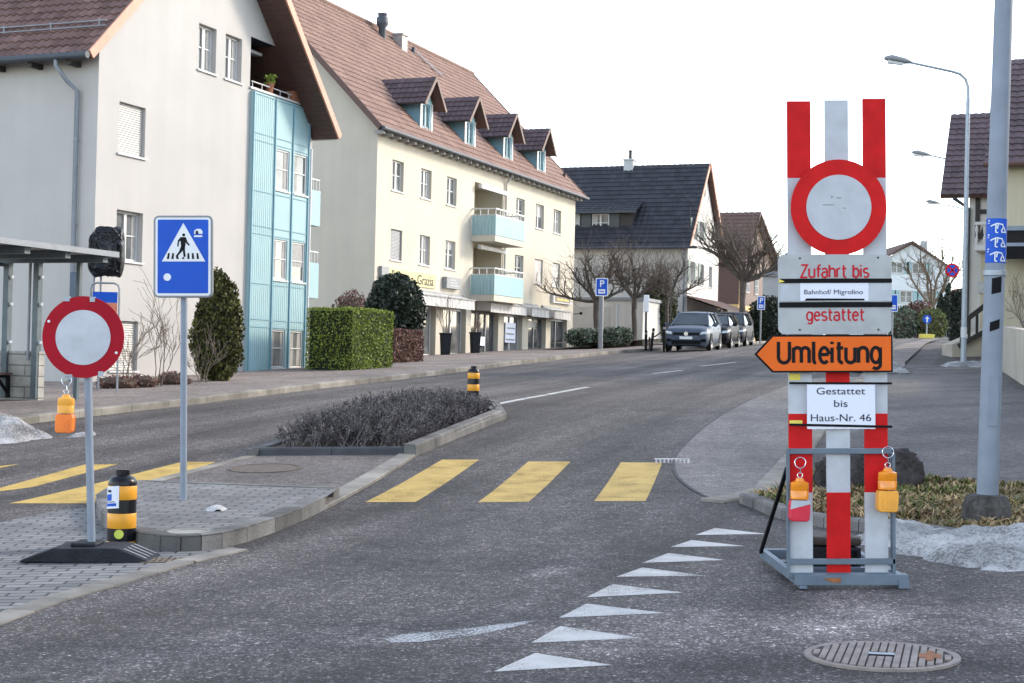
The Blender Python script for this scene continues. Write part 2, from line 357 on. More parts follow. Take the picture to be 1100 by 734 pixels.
# ------------------------------------------------------------------ mesh building
rnd = random.Random(11)
class MB:
    def __init__(s): s.v = []; s.f = []; s.m = []; s.t = []; s.mi = 0; s.tv = .5
    def poly(s, pts):
        i = len(s.v); s.v += [tuple(p) for p in pts]; s.f.append(list(range(i, i+len(pts)))); s.m.append(s.mi); s.t.append(s.tv)
    def face(s, idx): s.f.append(list(idx)); s.m.append(s.mi); s.t.append(s.tv)
    def box(s, x0, x1, y0, y1, z0, z1):
        i = len(s.v)
        s.v += [(x0, y0, z0), (x1, y0, z0), (x1, y1, z0), (x0, y1, z0), (x0, y0, z1), (x1, y0, z1), (x1, y1, z1), (x0, y1, z1)]
        for q in ((0, 3, 2, 1), (4, 5, 6, 7), (0, 1, 5, 4), (1, 2, 6, 5), (2, 3, 7, 6), (3, 0, 4, 7)): s.face([i+k for k in q])
        return s
    def bar(s, p, q, w, h=None, up=(0, 0, 1)):
        p, q = Vector(p), Vector(q); h = h or w
        d = (q-p).normalized(); u = Vector(up)
        if abs(d.dot(u)) > .98: u = Vector((0, 1, 0))
        a = d.cross(u).normalized(); b = a.cross(d).normalized()
        i = len(s.v)
        for e in (p, q):
            for k, l in ((-1, -1), (1, -1), (1, 1), (-1, 1)): s.v.append(tuple(e+a*k*w/2+b*l*h/2))
        for k in ((3, 2, 1, 0), (4, 5, 6, 7), (0, 1, 5, 4), (1, 2, 6, 5), (2, 3, 7, 6), (3, 0, 4, 7)): s.face([i+x for x in k])
        return s
    def tube(s, pts, rad, n=6, cap=True):
        pts = [Vector(p) for p in pts]
        if not isinstance(rad, (list, tuple)): rad = [rad]*len(pts)
        i0 = len(s.v); a = None
        for k, p in enumerate(pts):
            d = (pts[min(k+1, len(pts)-1)]-pts[max(k-1, 0)]).normalized()
            if a is None:
                a = d.cross(Vector((0, 0, 1)) if abs(d.z) < .9 else Vector((1, 0, 0))).normalized()
            else:
                a = (a-d*a.dot(d)).normalized()
            b = d.cross(a)
            for j in range(n):
                t = 2*pi*j/n
                s.v.append(tuple(p+(a*cos(t)+b*sin(t))*rad[k]))
        for k in range(len(pts)-1):
            for j in range(n):
                s.face([i0+k*n+j, i0+k*n+(j+1) % n, i0+(k+1)*n+(j+1) % n, i0+(k+1)*n+j])
        if cap:
            s.face([i0+j for j in reversed(range(n))]); s.face([i0+(len(pts)-1)*n+j for j in range(n)])
        return s
    def lathe(s, prof, n=24, c=(0, 0, 0), axis='z', arc=1.0):
        """prof: (radius, along) pairs; closed by tiny radii at the ends."""
        i0 = len(s.v)
        for r, h in prof:
            for j in range(n):
                t = 2*pi*j/n*arc
                if axis == 'z': p = (c[0]+r*cos(t), c[1]+r*sin(t), c[2]+h)
                elif axis == 'y': p = (c[0]+r*cos(t), c[1]+h, c[2]+r*sin(t))
                else: p = (c[0]+h, c[1]+r*cos(t), c[2]+r*sin(t))
                s.v.append(p)
        for k in range(len(prof)-1):
            for j in range(n):
                q = [i0+k*n+j, i0+k*n+(j+1) % n, i0+(k+1)*n+(j+1) % n, i0+(k+1)*n+j]
                s.face(q if axis == 'z' else q[::-1])
        return s
    def disc(s, r, n=40, c=(0, 0, 0), y0=-.003, y1=.003):
        return s.lathe([(1e-4, y0), (r, y0), (r, y1), (1e-4, y1)], n, c, 'y')
    def prism(s, pts, y0, y1):
        """outline in x,z extruded along y."""
        i = len(s.v); n = len(pts)
        s.v += [(x, y0, z) for x, z in pts]+[(x, y1, z) for x, z in pts]
        s.face(range(i, i+n)); s.face(reversed(range(i+n, i+2*n)))
        for k in range(n): s.face([i+k, i+n+k, i+n+(k+1) % n, i+(k+1) % n])
        return s
    def build(s, name, m, parent=None, smooth=0, bevel=0, tint=False):
        me = bpy.data.meshes.new(name)
        me.from_pydata(s.v, [], s.f); me.update()
        ms = m if isinstance(m, (list, tuple)) else [m]
        for k in ms: me.materials.append(MATS[k])
        if len(ms) > 1: me.polygons.foreach_set('material_index', s.m)
        if tint:
            a = me.attributes.new('tint', 'FLOAT', 'FACE'); a.data.foreach_set('value', s.t)
        if smooth:
            me.shade_smooth()
            if smooth < 180: me.set_sharp_from_angle(angle=radians(smooth))
        o = bpy.data.objects.new(name, me); C.objects.link(o)
        if parent: o.parent = parent
        if not tint and len(s.f) < 20000:
            bm = bmesh.new(); bm.from_mesh(me)
            bmesh.ops.recalc_face_normals(bm, faces=bm.faces); bm.to_mesh(me); bm.free()
        if bevel:
            md = o.modifiers.new('edge', 'BEVEL'); md.width = bevel; md.segments = 2; md.limit_method = 'ANGLE'; md.angle_limit = radians(35)
        return o
def thing(name, label, cat, loc=(0, 0, 0), rz=0.0, group=None, lean=0.0):
    o = bpy.data.objects.new(name, None); C.objects.link(o)
    o.empty_display_size = .2
    o.location = loc; o.rotation_euler = (0, lean, rz)
    tag(o, label, cat, group); return o
def tag(o, label=None, cat=None, group=None, kind=None):
    if label: o['label'] = label
    if cat: o['category'] = cat
    if group: o['group'] = group
    if kind: o['kind'] = kind
    return o
def copy_tree(o, parent=None):
    c = o.copy(); C.objects.link(c)
    if parent: c.parent = parent
    for ch in [x for x in bpy.data.objects if x.parent == o]: copy_tree(ch, c)
    return c
def text(body, size, m, parent, loc, sx=1.0, bold=0.0, align='CENTER', rot=(pi/2, 0, 0), name='lettering', ext=.0006):
    cu = bpy.data.curves.new(name, 'FONT'); cu.body = body; cu.size = size; cu.align_x = align; cu.align_y = 'CENTER'
    cu.extrude = ext; cu.offset = bold; cu.space_character = 1.0
    tmp = bpy.data.objects.new(name, cu); C.objects.link(tmp)
    me = bpy.data.meshes.new_from_object(tmp.evaluated_get(bpy.context.evaluated_depsgraph_get()))
    bpy.data.objects.remove(tmp); bpy.data.curves.remove(cu); me.materials.clear(); me.materials.append(MATS[m]); me.name = name
    o = bpy.data.objects.new(name, me); C.objects.link(o); o.parent = parent
    o.location = loc; o.rotation_euler = rot; o.scale = (sx, 1, 1); return o

# ------------------------------------------------------------------ ground sheets
def drape(pts, off, mb=None, bounds=None):
    """triangulated polygon cut at the terrain's knots so that every sheet follows it exactly."""
    bm = bmesh.new()
    vs = [bm.verts.new((x, y, 0)) for x, y in pts]
    for t in tessellate_polygon([[Vector((x, y, 0)) for x, y in pts]]):
        try: bm.faces.new([vs[i] for i in t])
        except ValueError: pass
    ys = [p[1] for p in pts]; xs = [p[0] for p in pts]
    for k in KN:
        if min(ys) < k < max(ys):
            bmesh.ops.bisect_plane(bm, geom=bm.verts[:]+bm.edges[:]+bm.faces[:], dist=1e-5, plane_co=(0, k, 0), plane_no=(0, 1, 0))
    for k in (-40, 40):
        if min(xs) < k < max(xs):
            bmesh.ops.bisect_plane(bm, geom=bm.verts[:]+bm.edges[:]+bm.faces[:], dist=1e-5, plane_co=(k, 0, 0), plane_no=(1, 0, 0))
    for v in bm.verts: v.co.z = Z(v.co.x, v.co.y)+off
    for f in bm.faces:
        f.normal_update()
        if f.normal.z < 0: f.normal_flip()
    return bm
def sheet(name, pts, off, m, kind='structure', parent=None):
    bm = drape(pts, off)
    me = bpy.data.meshes.new(name); bm.to_mesh(me); bm.free(); me.materials.append(MATS[m])
    o = bpy.data.objects.new(name, me); C.objects.link(o)
    if kind: o['kind'] = kind
    if parent: o.parent = parent
    return o
def resample(pts, step):
    out = [Vector(pts[0])]
    for a, b in zip(pts, pts[1:]):
        a, b = Vector(a), Vector(b); n = max(1, int(round((b-a).length/step)))
        out += [a+(b-a)*(i+1)/n for i in range(n)]
    return out
def smooth_line(pts, it=2):
    for _ in range(it):
        q = [pts[0]]
        for a, b in zip(pts, pts[1:]):
            q += [(a[0]*.75+b[0]*.25, a[1]*.75+b[1]*.25), (a[0]*.25+b[0]*.75, a[1]*.25+b[1]*.75)]
        pts = q+[pts[-1]]
    return pts
def kerb(name, pts, top, wd, m='kerb_stone', stone=1.0, gap=.008, bot=-.25, slope=.02):
    """a line of kerb stones: face along pts, body to the left of the direction of travel."""
    mb = MB()
    P = resample(pts, stone)
    nrm = []
    for i in range(len(P)):
        d = (P[min(i+1, len(P)-1)]-P[max(i-1, 0)]).normalized(); nrm.append(Vector((-d.y, d.x)))
    for i in range(len(P)-1):
        mb.tv = rnd.random()
        d = (P[i+1]-P[i]); L_ = d.length; d.normalize()
        a, b = P[i]+d*gap/2, P[i+1]-d*gap/2
        ring = []
        for q, n in ((a, nrm[i]), (b, nrm[i+1])):
            z = Z(q.x, q.y)
            ring.append([(q.x, q.y, z+bot), (q.x+n.x*slope*.3, q.y+n.y*slope*.3, z+top-slope), (q.x+n.x*slope, q.y+n.y*slope, z+top), (q.x+n.x*wd, q.y+n.y*wd, z+top), (q.x+n.x*wd, q.y+n.y*wd, z+bot)])
        k = len(mb.v); mb.v += ring[0]+ring[1]
        for j in range(4): mb.face([k+j, k+5+j, k+6+j, k+j+1])
        mb.face([k+4, k+3, k+2, k+1, k]); mb.face([k+5, k+6, k+7, k+8, k+9])
    o = mb.build(name, m, tint=True); o['kind'] = 'structure'
    return o
# ------------------------------------------------------------------ the setting: ground, road, pavements
sheet('ground', [(-300, -55), (300, -55), (300, 420), (-300, 420)], -.03, 'verge')
LK = [(-7.6, 22.6), (-7.55, 23.4), (-7.2, 24.3), (-6.75, 25.26), (-5.91, 27.17), (-5.0, 30.43), (-3.98, 33.75), (-2.59, 37.99), (-1.2, 43.2), (.4, 49.3), (2.44, 55.5), (5.2, 62.3)]
LKs = smooth_line(LK, 1)
FAR_L = [(8.2, 66), (12.5, 80), (19, 100), (28, 125)]
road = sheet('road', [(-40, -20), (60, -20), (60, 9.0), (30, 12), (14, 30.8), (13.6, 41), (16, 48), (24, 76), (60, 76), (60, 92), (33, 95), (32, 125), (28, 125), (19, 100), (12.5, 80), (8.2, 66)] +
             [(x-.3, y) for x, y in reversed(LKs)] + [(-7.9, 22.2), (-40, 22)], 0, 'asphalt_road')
# flush side surfaces, each 4 mm above the one below
patch = smooth_line(g2((935, 405), (880, 405), (850, 412), (800, 432), (760, 455), (735, 477), (722, 492), (722, 508), (735, 522), (760, 536), (778, 541)), 1)
seam = []
for i, p in enumerate(patch):
    d = (Vector(patch[min(i+1, len(patch)-1)])-Vector(patch[max(i-1, 0)])).normalized(); seam.append((p, (p[0]-d.y*.035, p[1]+d.x*.035)))
sheet('road_surface_seam', [a for a, b in seam]+[b for a, b in reversed(seam)], .007, 'kerb_dark')
redge = [(2.06, 14.24), (2.42, 14.62), (2.75, 15.2), (3.09, 16.41), (3.9, 19.2), (6.2, 27.5), (8.94, 37.1)]
sheet('road_surface', patch+redge, .004, 'asphalt_patch')
path = [(3.25, 16.3), (4.1, 15.75), (5.3, 14.95), (8.3, 13.6), (9.2, 18), (10.4, 30.8), (13.2, 40.6), (12.6, 45.5), (11.6, 45.2), (11.0, 42.0), (9.2, 37.2), (6.45, 27.5), (4.15, 19.2)]
sheet('footpath', path, .008, 'asphalt_path')
kerb('kerb_path_edge', list(reversed([(9.25, 38.2), (8.98, 37.1), (6.24, 27.5), (3.94, 19.2), (3.13, 16.41), (2.78, 15.2), (2.42, 14.58), (2.05, 14.22)])), .03, .28, 'kerb_stone', 1.0)
# the far junction
sheet('road_far_pavement', [(9.4, 38.4), (11.2, 42.4), (12.2, 46.2), (21.5, 75), (20.9, 75.2), (11.4, 47.5), (9.0, 40.5)], .06, 'asphalt_walk')
for a in ([(10.2, 42), (13.1, 41.6)],):
    kerb('kerb_crossing', a, .035, .35, 'kerb_stone')
# left pavement
sheet('sidewalk', [(-40, 23.0), (-8.6, 23.0), (-7.75, 23.15)] + [(x-.12, y) for x, y in LKs[2:]] + [(8.0, 66), (12.3, 80), (18.8, 100), (27.8, 125), (-40, 125)], .115, 'asphalt_walk')
kerb('kerb_street', list(reversed([(-12, 22.7), (-8.6, 22.65), (-7.95, 22.75)] + LKs[1:] + FAR_L))[::-1], .125, .2, 'kerb_stone', 1.0)
# traffic island
isl = g2((102, 545), (105, 560), (125, 580), (160, 592), (205, 594), (250, 588), (310, 567), (362, 541), (430, 502), (447, 491))
isl_s = smooth_line(isl, 1)
back = g2((275, 492), (146, 522), (112, 535))
isl_poly = isl_s + [(-1.18, 18.7), (-3.2, 18.8)] + back
nose = [p for p in isl_s if p[1] < 14.75]
low = [nose[-1]] + [p for p in isl_s if p[1] >= 14.75]
nb = g2((365, 536), (205, 530), (150, 528), (112, 538))
sheet('island_paving', nose + nb, .119, 'pavers_island', 'structure')
sheet('island_asphalt', low + [(-1.18, 18.7), (-3.2, 18.8)] + back + nb[::-1], .02, 'asphalt_island')
kerb('kerb_island', nose, .125, .16, 'kerb_grimy', .9)
kerb('kerb_island_back', [nb[0], nb[1], nb[2], nb[3], nose[0]], .122, .14, 'kerb_grimy', .9)
kerb('kerb_island_low', low + [(-1.16, 18.6)], .032, .22, 'kerb_stone', .9)
kerb('kerb_island_low_edge', [(-3.3, 18.6)] + back[1:], .03, .16, 'kerb_stone', .9)
kerb('kerb_island_far', [(-1.16, 18.66), (-.05, 23.7), (-.2, 26.4), (-.6, 27.6), (-1.1, 27.7), (-1.6, 26.5), (-2.5, 22.5), (-3.3, 18.6)], .105, .16, 'kerb_grimy', .9)
sheet('island_bed', [(-1.2, 18.74), (-.15, 23.7), (-.3, 26.4), (-.7, 27.4), (-1.05, 27.5), (-1.5, 26.4), (-2.4, 22.5), (-3.1, 18.78)], .075, 'soil')
kerb('kerb_bed_front', [(-3.22, 18.62), (-1.22, 18.6)], .115, .14, 'kerb_dark', 1.05)
kerb('kerb_bed_side', [(-1.16, 18.55), (-.12, 23.6), (-.3, 24.4)], .15, .16, 'kerb_grimy', 1.0)
# flush paved apron in front of the island
ap = [(-14, 7.0)] + g2((0, 672), (60, 645), (205, 604), (255, 590)) + [(-2.2, 11.6), (-2.9, 12.2), (-3.4, 13.2), (-3.8, 14.4)] + g2((60, 549), (0, 562)) + [(-14, 13.2)]
sheet('apron_pavement', ap, .006, 'pavers')
kerb('kerb_apron', [(-4.6, 4.4), (-2.73, 8.07), (-2.62, 8.92), (-2.2, 10.55), (-1.95, 11.2)], .012, .16, 'kerb_stone', .5, bot=-.05, slope=.002)
# right-hand island: kerb, soil under the grass
KR = smooth_line([(2.2, 14.25), (2.28, 13.7), (2.33, 13.14), (2.5, 12.5), (2.95, 11.95), (3.5, 11.2), (4.3, 10.4), (6.5, 9.3), (9, 8.8)], 1)
kerb('kerb_verge', KR, .10, .16, 'kerb_grimy', .9)
bed = [(x+.12, y+.12) for x, y in KR] + [(9, 13.3), (8.3, 13.58), (5.3, 14.93), (4.1, 15.73), (3.25, 16.25), (2.95, 15.4), (2.6, 14.7)]
sheet('verge_land', bed, .075, 'grass_base')

# painted markings (each its own sheet, 8 mm up)
YL = [g2((474.9, 494), (514.9, 494), (446, 539.6), (392, 539.7)), g2((567.4, 496), (613, 496), (567.8, 539.3), (513.3, 539.7)), g2((667, 496.9), (711.5, 497.3), (693.5, 538.5), (638.3, 538.5)),
      g2((195, 496.5), (232, 496.5), (100, 541), (10, 541)), g2((90, 499.5), (128, 498.5), (35, 523.5), (-30, 532)), g2((-40, 505), (22, 498.5), (-10, 505), (-80, 515))]
for q in YL: sheet('road_marking_zebra_stripe', q, .0022, 'paint_yellow')
SH = [((530, 722), (575, 702), (658, 715)), ((570, 691), (602, 673), (690, 686)), ((600, 664), (630, 649), (715, 659)), ((630, 642), (658, 628), (734, 637)),
      ((662, 620), (690, 610), (760, 619)), ((690, 605), (718, 594.5), (779, 602)), ((720, 588), (743, 580.5), (800, 587)), ((747, 575), (768, 567.5), (824, 574))]
for q in SH: sheet('road_marking_yield_tooth', g2(*q), .0022, 'paint_white')
for a, b in (((535, 434), (631, 416)), ((702, 401.5), (733, 398)), ((752, 393.5), (790, 389.3))):
    A, B = gp(*a), gp(*b); d = (B-A).xy.normalized(); n = Vector((-d.y, d.x))*.075
    sheet('road_marking_centre_line', [tuple(A.xy-n), tuple(B.xy-n), tuple(B.xy+n), tuple(A.xy+n)], .0022, 'paint_white')
sheet('road_marking_worn_smear', g2((414, 687), (430, 682), (500, 676), (545, 670), (575, 667), (560, 672), (510, 683), (450, 690), (420, 691)), .0022, 'paint_faded')
for i in range(9):
    x = 704+i*4.3
    sheet('road_marking_comb', g2((x, 493.5), (x+2.2, 493.5), (x+2.2, 498), (x, 498)), .0062, 'paint_white')
sheet('road_marking_comb_bar', g2((703, 493), (741, 493), (741, 494.3), (703, 494.3)), .0080, 'paint_white')
# ------------------------------------------------------------------ building kit
DV = Vector((.36536, .93086)); QV = Vector((-.93086, .36536)); RZ = atan2(.93086, .36536)
def wall_panel(mb, outline, holes, reveal=.16, tf=lambda x, y, z: (x, y, z)):
    """flat wall in the local x,z plane with openings cut through and their reveals turned inwards (+y)."""
    bm = bmesh.new()
    vs = [bm.verts.new((x, 0, z)) for x, z in outline]
    for t in tessellate_polygon([[Vector((x, z, 0)) for x, z in outline]]):
        try: bm.faces.new([vs[i] for i in t])
        except ValueError: pass
    for i, ax in ((0, (1, 0, 0)), (2, (0, 0, 1))):
        for k in sorted({c for h in holes for c in (h[:2] if i == 0 else h[2:4])}):
            bmesh.ops.bisect_plane(bm, geom=bm.verts[:]+bm.edges[:]+bm.faces[:], dist=1e-5, plane_co=(k if i == 0 else 0, 0, k if i == 2 else 0), plane_no=ax)
    for f in list(bm.faces):
        c = f.calc_center_median()
        if any(h[0] < c.x < h[1] and h[2] < c.z < h[3] for h in holes): bm.faces.remove(f)
    for f in bm.faces: mb.poly([tf(*v.co) for v in f.verts])
    bm.free()
    for h in holes:
        x0, x1, z0, z1 = h[:4]; r = h[4] if len(h) > 4 else reveal
        if r <= 0: continue
        for a, b in (((x0, z0), (x1, z0)), ((x1, z0), (x1, z1)), ((x1, z1), (x0, z1)), ((x0, z1), (x0, z0))):
            mb.poly([tf(a[0], 0, a[1]), tf(b[0], 0, b[1]), tf(b[0], r, b[1]), tf(a[0], r, a[1])])
wrnd = random.Random(4)
def window(par, x0, x1, z0, z1, y=.12, fr='frame_white', leaves=2, pane='pane', sill='frame_white', bar=True, tf=None, curtain=False, name='window', sillout=.05, fw=.065):
    tf = tf or (lambda x, y, z: (x, y, z))
    def B(mb, *a):
        i = len(mb.v); mb.box(*a); mb.v[i:] = [tf(*p) for p in mb.v[i:]]
    m = MB(); e = .004
    B(m, x0+e, x0+fw, y, y+.06, z0+e, z1-e); B(m, x1-fw, x1-e, y, y+.06, z0+e, z1-e)
    B(m, x0+fw, x1-fw, y, y+.06, z0+e, z0+fw); B(m, x0+fw, x1-fw, y, y+.06, z1-fw, z1-e)
    for k in range(1, leaves):
        xc = x0+(x1-x0)*k/leaves; B(m, xc-.05, xc+.05, y-.008, y+.05, z0+fw, z1-fw)
    if bar:
        zc = z0+(z1-z0)*.52
        for k in range(leaves):
            xa = x0+(x1-x0)*k/leaves+.055; xb = x0+(x1-x0)*(k+1)/leaves-.055
            B(m, xa, xb, y+.006, y+.04, zc-.016, zc+.016)
    f = m.build(name, fr, par)
    p = MB(); p.poly([tf(x0+.02, y+.035, z0+.02), tf(x1-.02, y+.035, z0+.02), tf(x1-.02, y+.035, z1-.02), tf(x0+.02, y+.035, z1-.02)])
    p.build('pane', pane, f)
    if curtain:
        c = MB(); n = 10; style = wrnd.choice((0, 0, 1, 2, 3)); wd = (x1-x0)*(.16+.16*wrnd.random())
        if style == 3:
            zb_ = z1-(z1-z0)*(.3+.4*wrnd.random()); c.poly([tf(x0+.06, y+.027, zb_), tf(x1-.06, y+.027, zb_), tf(x1-.06, y+.027, z1-.07), tf(x0+.06, y+.027, z1-.07)])
        for side in ((0, 1) if style == 0 else (0,) if style == 1 else (1,) if style == 2 else ()):
            xa = x0+.05 if side == 0 else x1-.05-wd
            for k in range(n):
                u0, u1 = xa+wd*k/n, xa+wd*(k+1)/n
                c.poly([tf(u0, y+.028-.004*(k % 2), z0+.07), tf(u1, y+.028-.004*((k+1) % 2), z0+.07), tf(u1, y+.028-.004*((k+1) % 2), z1-.07), tf(u0, y+.028-.004*(k % 2), z1-.07)])
        c.build('curtain', 'curtain', f)
    if sill:
        s = MB(); B(s, x0-.05, x1+.05, -sillout, y, z0-.05, z0-.004)
        s.build('sill', sill, f)
    return f
def roller(par, x0, x1, z0, z1, m='shutter_white', y=.08, tf=None, sill='frame_white', n=None):
    tf = tf or (lambda x, y, z: (x, y, z)); b = MB(); n = n or int((z1-z0)/.055); h = (z1-z0-.01)/n
    for k in range(n):
        a = z0+.005+k*h
        b.poly([tf(x0+.01, y, a), tf(x1-.01, y, a), tf(x1-.01, y-.016, a+h*.25), tf(x0+.01, y-.016, a+h*.25)])
        b.poly([tf(x0+.01, y-.016, a+h*.25), tf(x1-.01, y-.016, a+h*.25), tf(x1-.01, y, a+h), tf(x0+.01, y, a+h)])
    o = b.build('roller_shutter', m, par)
    if sill:
        s = MB(); i = len(s.v); s.box(x0-.05, x1+.05, -.05, y+.02, z0-.05, z0-.003); s.v[i:] = [tf(*p) for p in s.v[i:]]; s.build('sill', sill, o)
    return o
def tiles(mb, P, u, v, U, V, tw=.30, th=.36, amp=.028, lip=.035, clip=None):
    """rows of interlocking pantiles: each row laps the one below, each tile a rounded wave with its own shade."""
    P, u, v = Vector(P), Vector(u).normalized(), Vector(v).normalized(); n = u.cross(v).normalized()
    if n.z < 0: n = -n
    nu, nv = max(1, int(round(U/tw))), max(1, int(round(V/th))); tw, th = U/nu, V/nv
    prof = [0, .35, .95, 1.0, .45]
    for r in range(nv):
        tint = [min(1, max(0, rnd.gauss(.5, .22))) for _ in range(nu)]
        rows = []
        for (s, l) in ((r*th, -.004), (r*th, lip), ((r+1)*th, 0)):
            rows.append([P+u*((k+j/5)*tw)+v*s+n*(l+amp*prof[j]) for k in range(nu) for j in range(5)]+[P+u*U+v*s+n*l])
        b = len(mb.v); W = nu*5+1
        for q in rows: mb.v += [tuple(p) for p in q]
        for k in range(nu*5):
            mb.tv = tint[k//5]*.8+.1
            mb.face([b+k, b+k+1, b+W+k+1, b+W+k]); mb.face([b+W+k, b+W+k+1, b+2*W+k+1, b+2*W+k])
    mb.tv = .5
def tri_cut(mb, plane_co, plane_no):
    """trim a tile field against a plane (hips and valleys)."""
    bm = bmesh.new(); vs = [bm.verts.new(p) for p in mb.v]
    lay = bm.faces.layers.float.new('t')
    for f, t in zip(mb.f, mb.t):
        try:
            q = bm.faces.new([vs[i] for i in f]); q[lay] = t
        except ValueError: pass
    bmesh.ops.bisect_plane(bm, geom=bm.verts[:]+bm.edges[:]+bm.faces[:], dist=1e-5, plane_co=plane_co, plane_no=plane_no, clear_outer=True)
    bm.verts.index_update()
    mb.v = [tuple(v.co) for v in bm.verts]; mb.f = [[v.index for v in f.verts] for f in bm.faces]; mb.t = [f[lay] for f in bm.faces]; mb.m = [0]*len(mb.f)
    bm.free()
def swap(x, y, z): return (y, x, z)

# ------------------------------------------------------------------ house with the blue winter-garden front
z0 = .1
H1 = thing('apartment_house', 'white gabled apartment house with turquoise panelled bay under a brown soffit', 'house', (-9.82, 34.8, z0), RZ)
def zl(z): return z-z0
m = MB()
wins = [(.82, 1.88, zl(6.22), zl(7.45)), (4.1, 4.93, zl(8.86), zl(10.06)), (5.38, 6.2, zl(8.86), zl(10.06)), (.83, 1.88, zl(3.65), zl(4.86)), (.70, 1.80, zl(1.0), zl(2.2))]
log = (6.65, 9.75, zl(8.80), zl(10.24), .01)
wall_panel(m, [(0, 0), (10.2, 0), (10.2, zl(7.95)), (5, zl(13.25)), (0, zl(8.5))], wins+[log], .2)
m.poly([(0, 0, 0), (0, 8, 0), (0, 8, zl(8.5)), (0, 0, zl(8.5))])
m.poly([(10.2, 0, 0), (10.2, 8, 0), (10.2, 8, zl(7.95)), (10.2, 0, zl(7.95))])
m.poly([(0, 8, 0), (10.2, 8, 0), (10.2, 8, zl(7.95)), (5, 8, zl(13.25)), (0, 8, zl(8.5))])
m.build('wall', 'render_white', H1)
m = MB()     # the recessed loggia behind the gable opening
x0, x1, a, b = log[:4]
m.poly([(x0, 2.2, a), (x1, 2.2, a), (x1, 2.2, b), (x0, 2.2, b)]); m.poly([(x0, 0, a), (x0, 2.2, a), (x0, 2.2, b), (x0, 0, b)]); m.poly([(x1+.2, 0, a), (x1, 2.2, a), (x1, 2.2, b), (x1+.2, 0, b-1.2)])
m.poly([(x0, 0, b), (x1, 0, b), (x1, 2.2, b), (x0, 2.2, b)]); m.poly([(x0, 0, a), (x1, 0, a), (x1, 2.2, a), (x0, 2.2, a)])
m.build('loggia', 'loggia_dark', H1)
m = MB(); m.box(6.7, 8.0, .45, .70, zl(9.98), zl(10.07)); m.build('awning_cassette', 'frame_white', H1, bevel=.01)
m = MB(); m.box(6.62, 9.86, -.07, .10, zl(8.80), zl(8.86)); m.tube([(6.7, -.02, zl(9.02)), (9.8, -.02, zl(9.02))], .018, 6)
for k in range(7): m.tube([(6.75+k*.5, -.02, zl(8.86)), (6.75+k*.5, -.02, zl(9.02))], .012, 5)
m.build('loggia_rail', 'frame_white', H1)
f = window(H1, *wins[1], y=.14, curtain=True); window(H1, *wins[2], y=.14, curtain=True); window(H1, *wins[3], y=.14, curtain=True)
roller(H1, *wins[0], y=.10); roller(H1, *wins[4], y=.10, m='shutter_white')
# turquoise bay: profiled panels, posts, floor bands and six pairs of casements
m = MB(); bx0, bx1 = 6.7, 9.86; yb = -.10
bw = []
for zz_ in ((6.18, 7.34), (3.62, 4.77), (1.11, 2.19)):
    bw += [(7.99, 8.74, zl(zz_[0]), zl(zz_[1])), (9.02, 9.77, zl(zz_[0]), zl(zz_[1]))]
wall_panel(m, [(bx0, zl(.6)), (bx1, zl(.6)), (bx1, zl(8.75)), (bx0, zl(8.75))], bw, .12, lambda x, y, z: (x, y+yb, z))
m.poly([(bx0, yb, zl(.6)), (bx0, 0, zl(.6)), (bx0, 0, zl(8.75)), (bx0, yb, zl(8.75))]); m.poly([(bx1, yb, zl(.6)), (bx1, 0, zl(.6)), (bx1, 0, zl(8.75)), (bx1, yb, zl(8.75))])
m.poly([(bx0, yb, zl(8.75)), (bx1, yb, zl(8.75)), (bx1, .02, zl(8.75)), (bx0, .02, zl(8.75))])
for k in range(int((bx1-bx0)/.105)):     # profiled sheet ribs, broken at the windows
    x = bx0+.06+k*.105
    segs = [(zl(.62), zl(8.73))]
    for h in bw:
        if h[0]-.02 < x < h[1]+.02:
            segs = [q for s in segs for q in ((s[0], h[2]-.03), (h[3]+.03, s[1])) if q[1] > q[0]] if any(s[0] < h[2] and s[1] > h[3] for s in segs) else segs
    seen = set()
    for s in segs:
        if s[1]-s[0] > .1 and not any(h[0]-.02 < x < h[1]+.02 and s[0] < h[2]+.1 and s[1] > h[3]-.1 for h in bw): m.box(x-.008, x+.008, yb-.007, yb+.002, s[0], s[1])
bay = m.build('bay_panel', 'panel_blue', H1)
m = MB()
for x in (6.72, 7.9, 8.90, 9.84): m.box(x-.022, x+.022, yb-.04, yb-.003, zl(.62), zl(8.74))
for z in (7.62, 7.42, 6.02, 5.05, 4.83, 3.45, 2.45, 2.24, .95, 8.70):
    for xa, xb in ((6.76, 7.86), (7.94, 8.86), (8.94, 9.80)): m.box(xa, xb, yb-.018, yb-.010, zl(z)-.012, zl(z)+.012)
m.build('bay_post', 'panel_blue_dark', bay)
for h in bw: window(H1, *h, y=.03, leaves=1, fr='frame_white', curtain=True, tf=lambda x, y, z: (x, y+yb, z), sillout=.04, fw=.05)
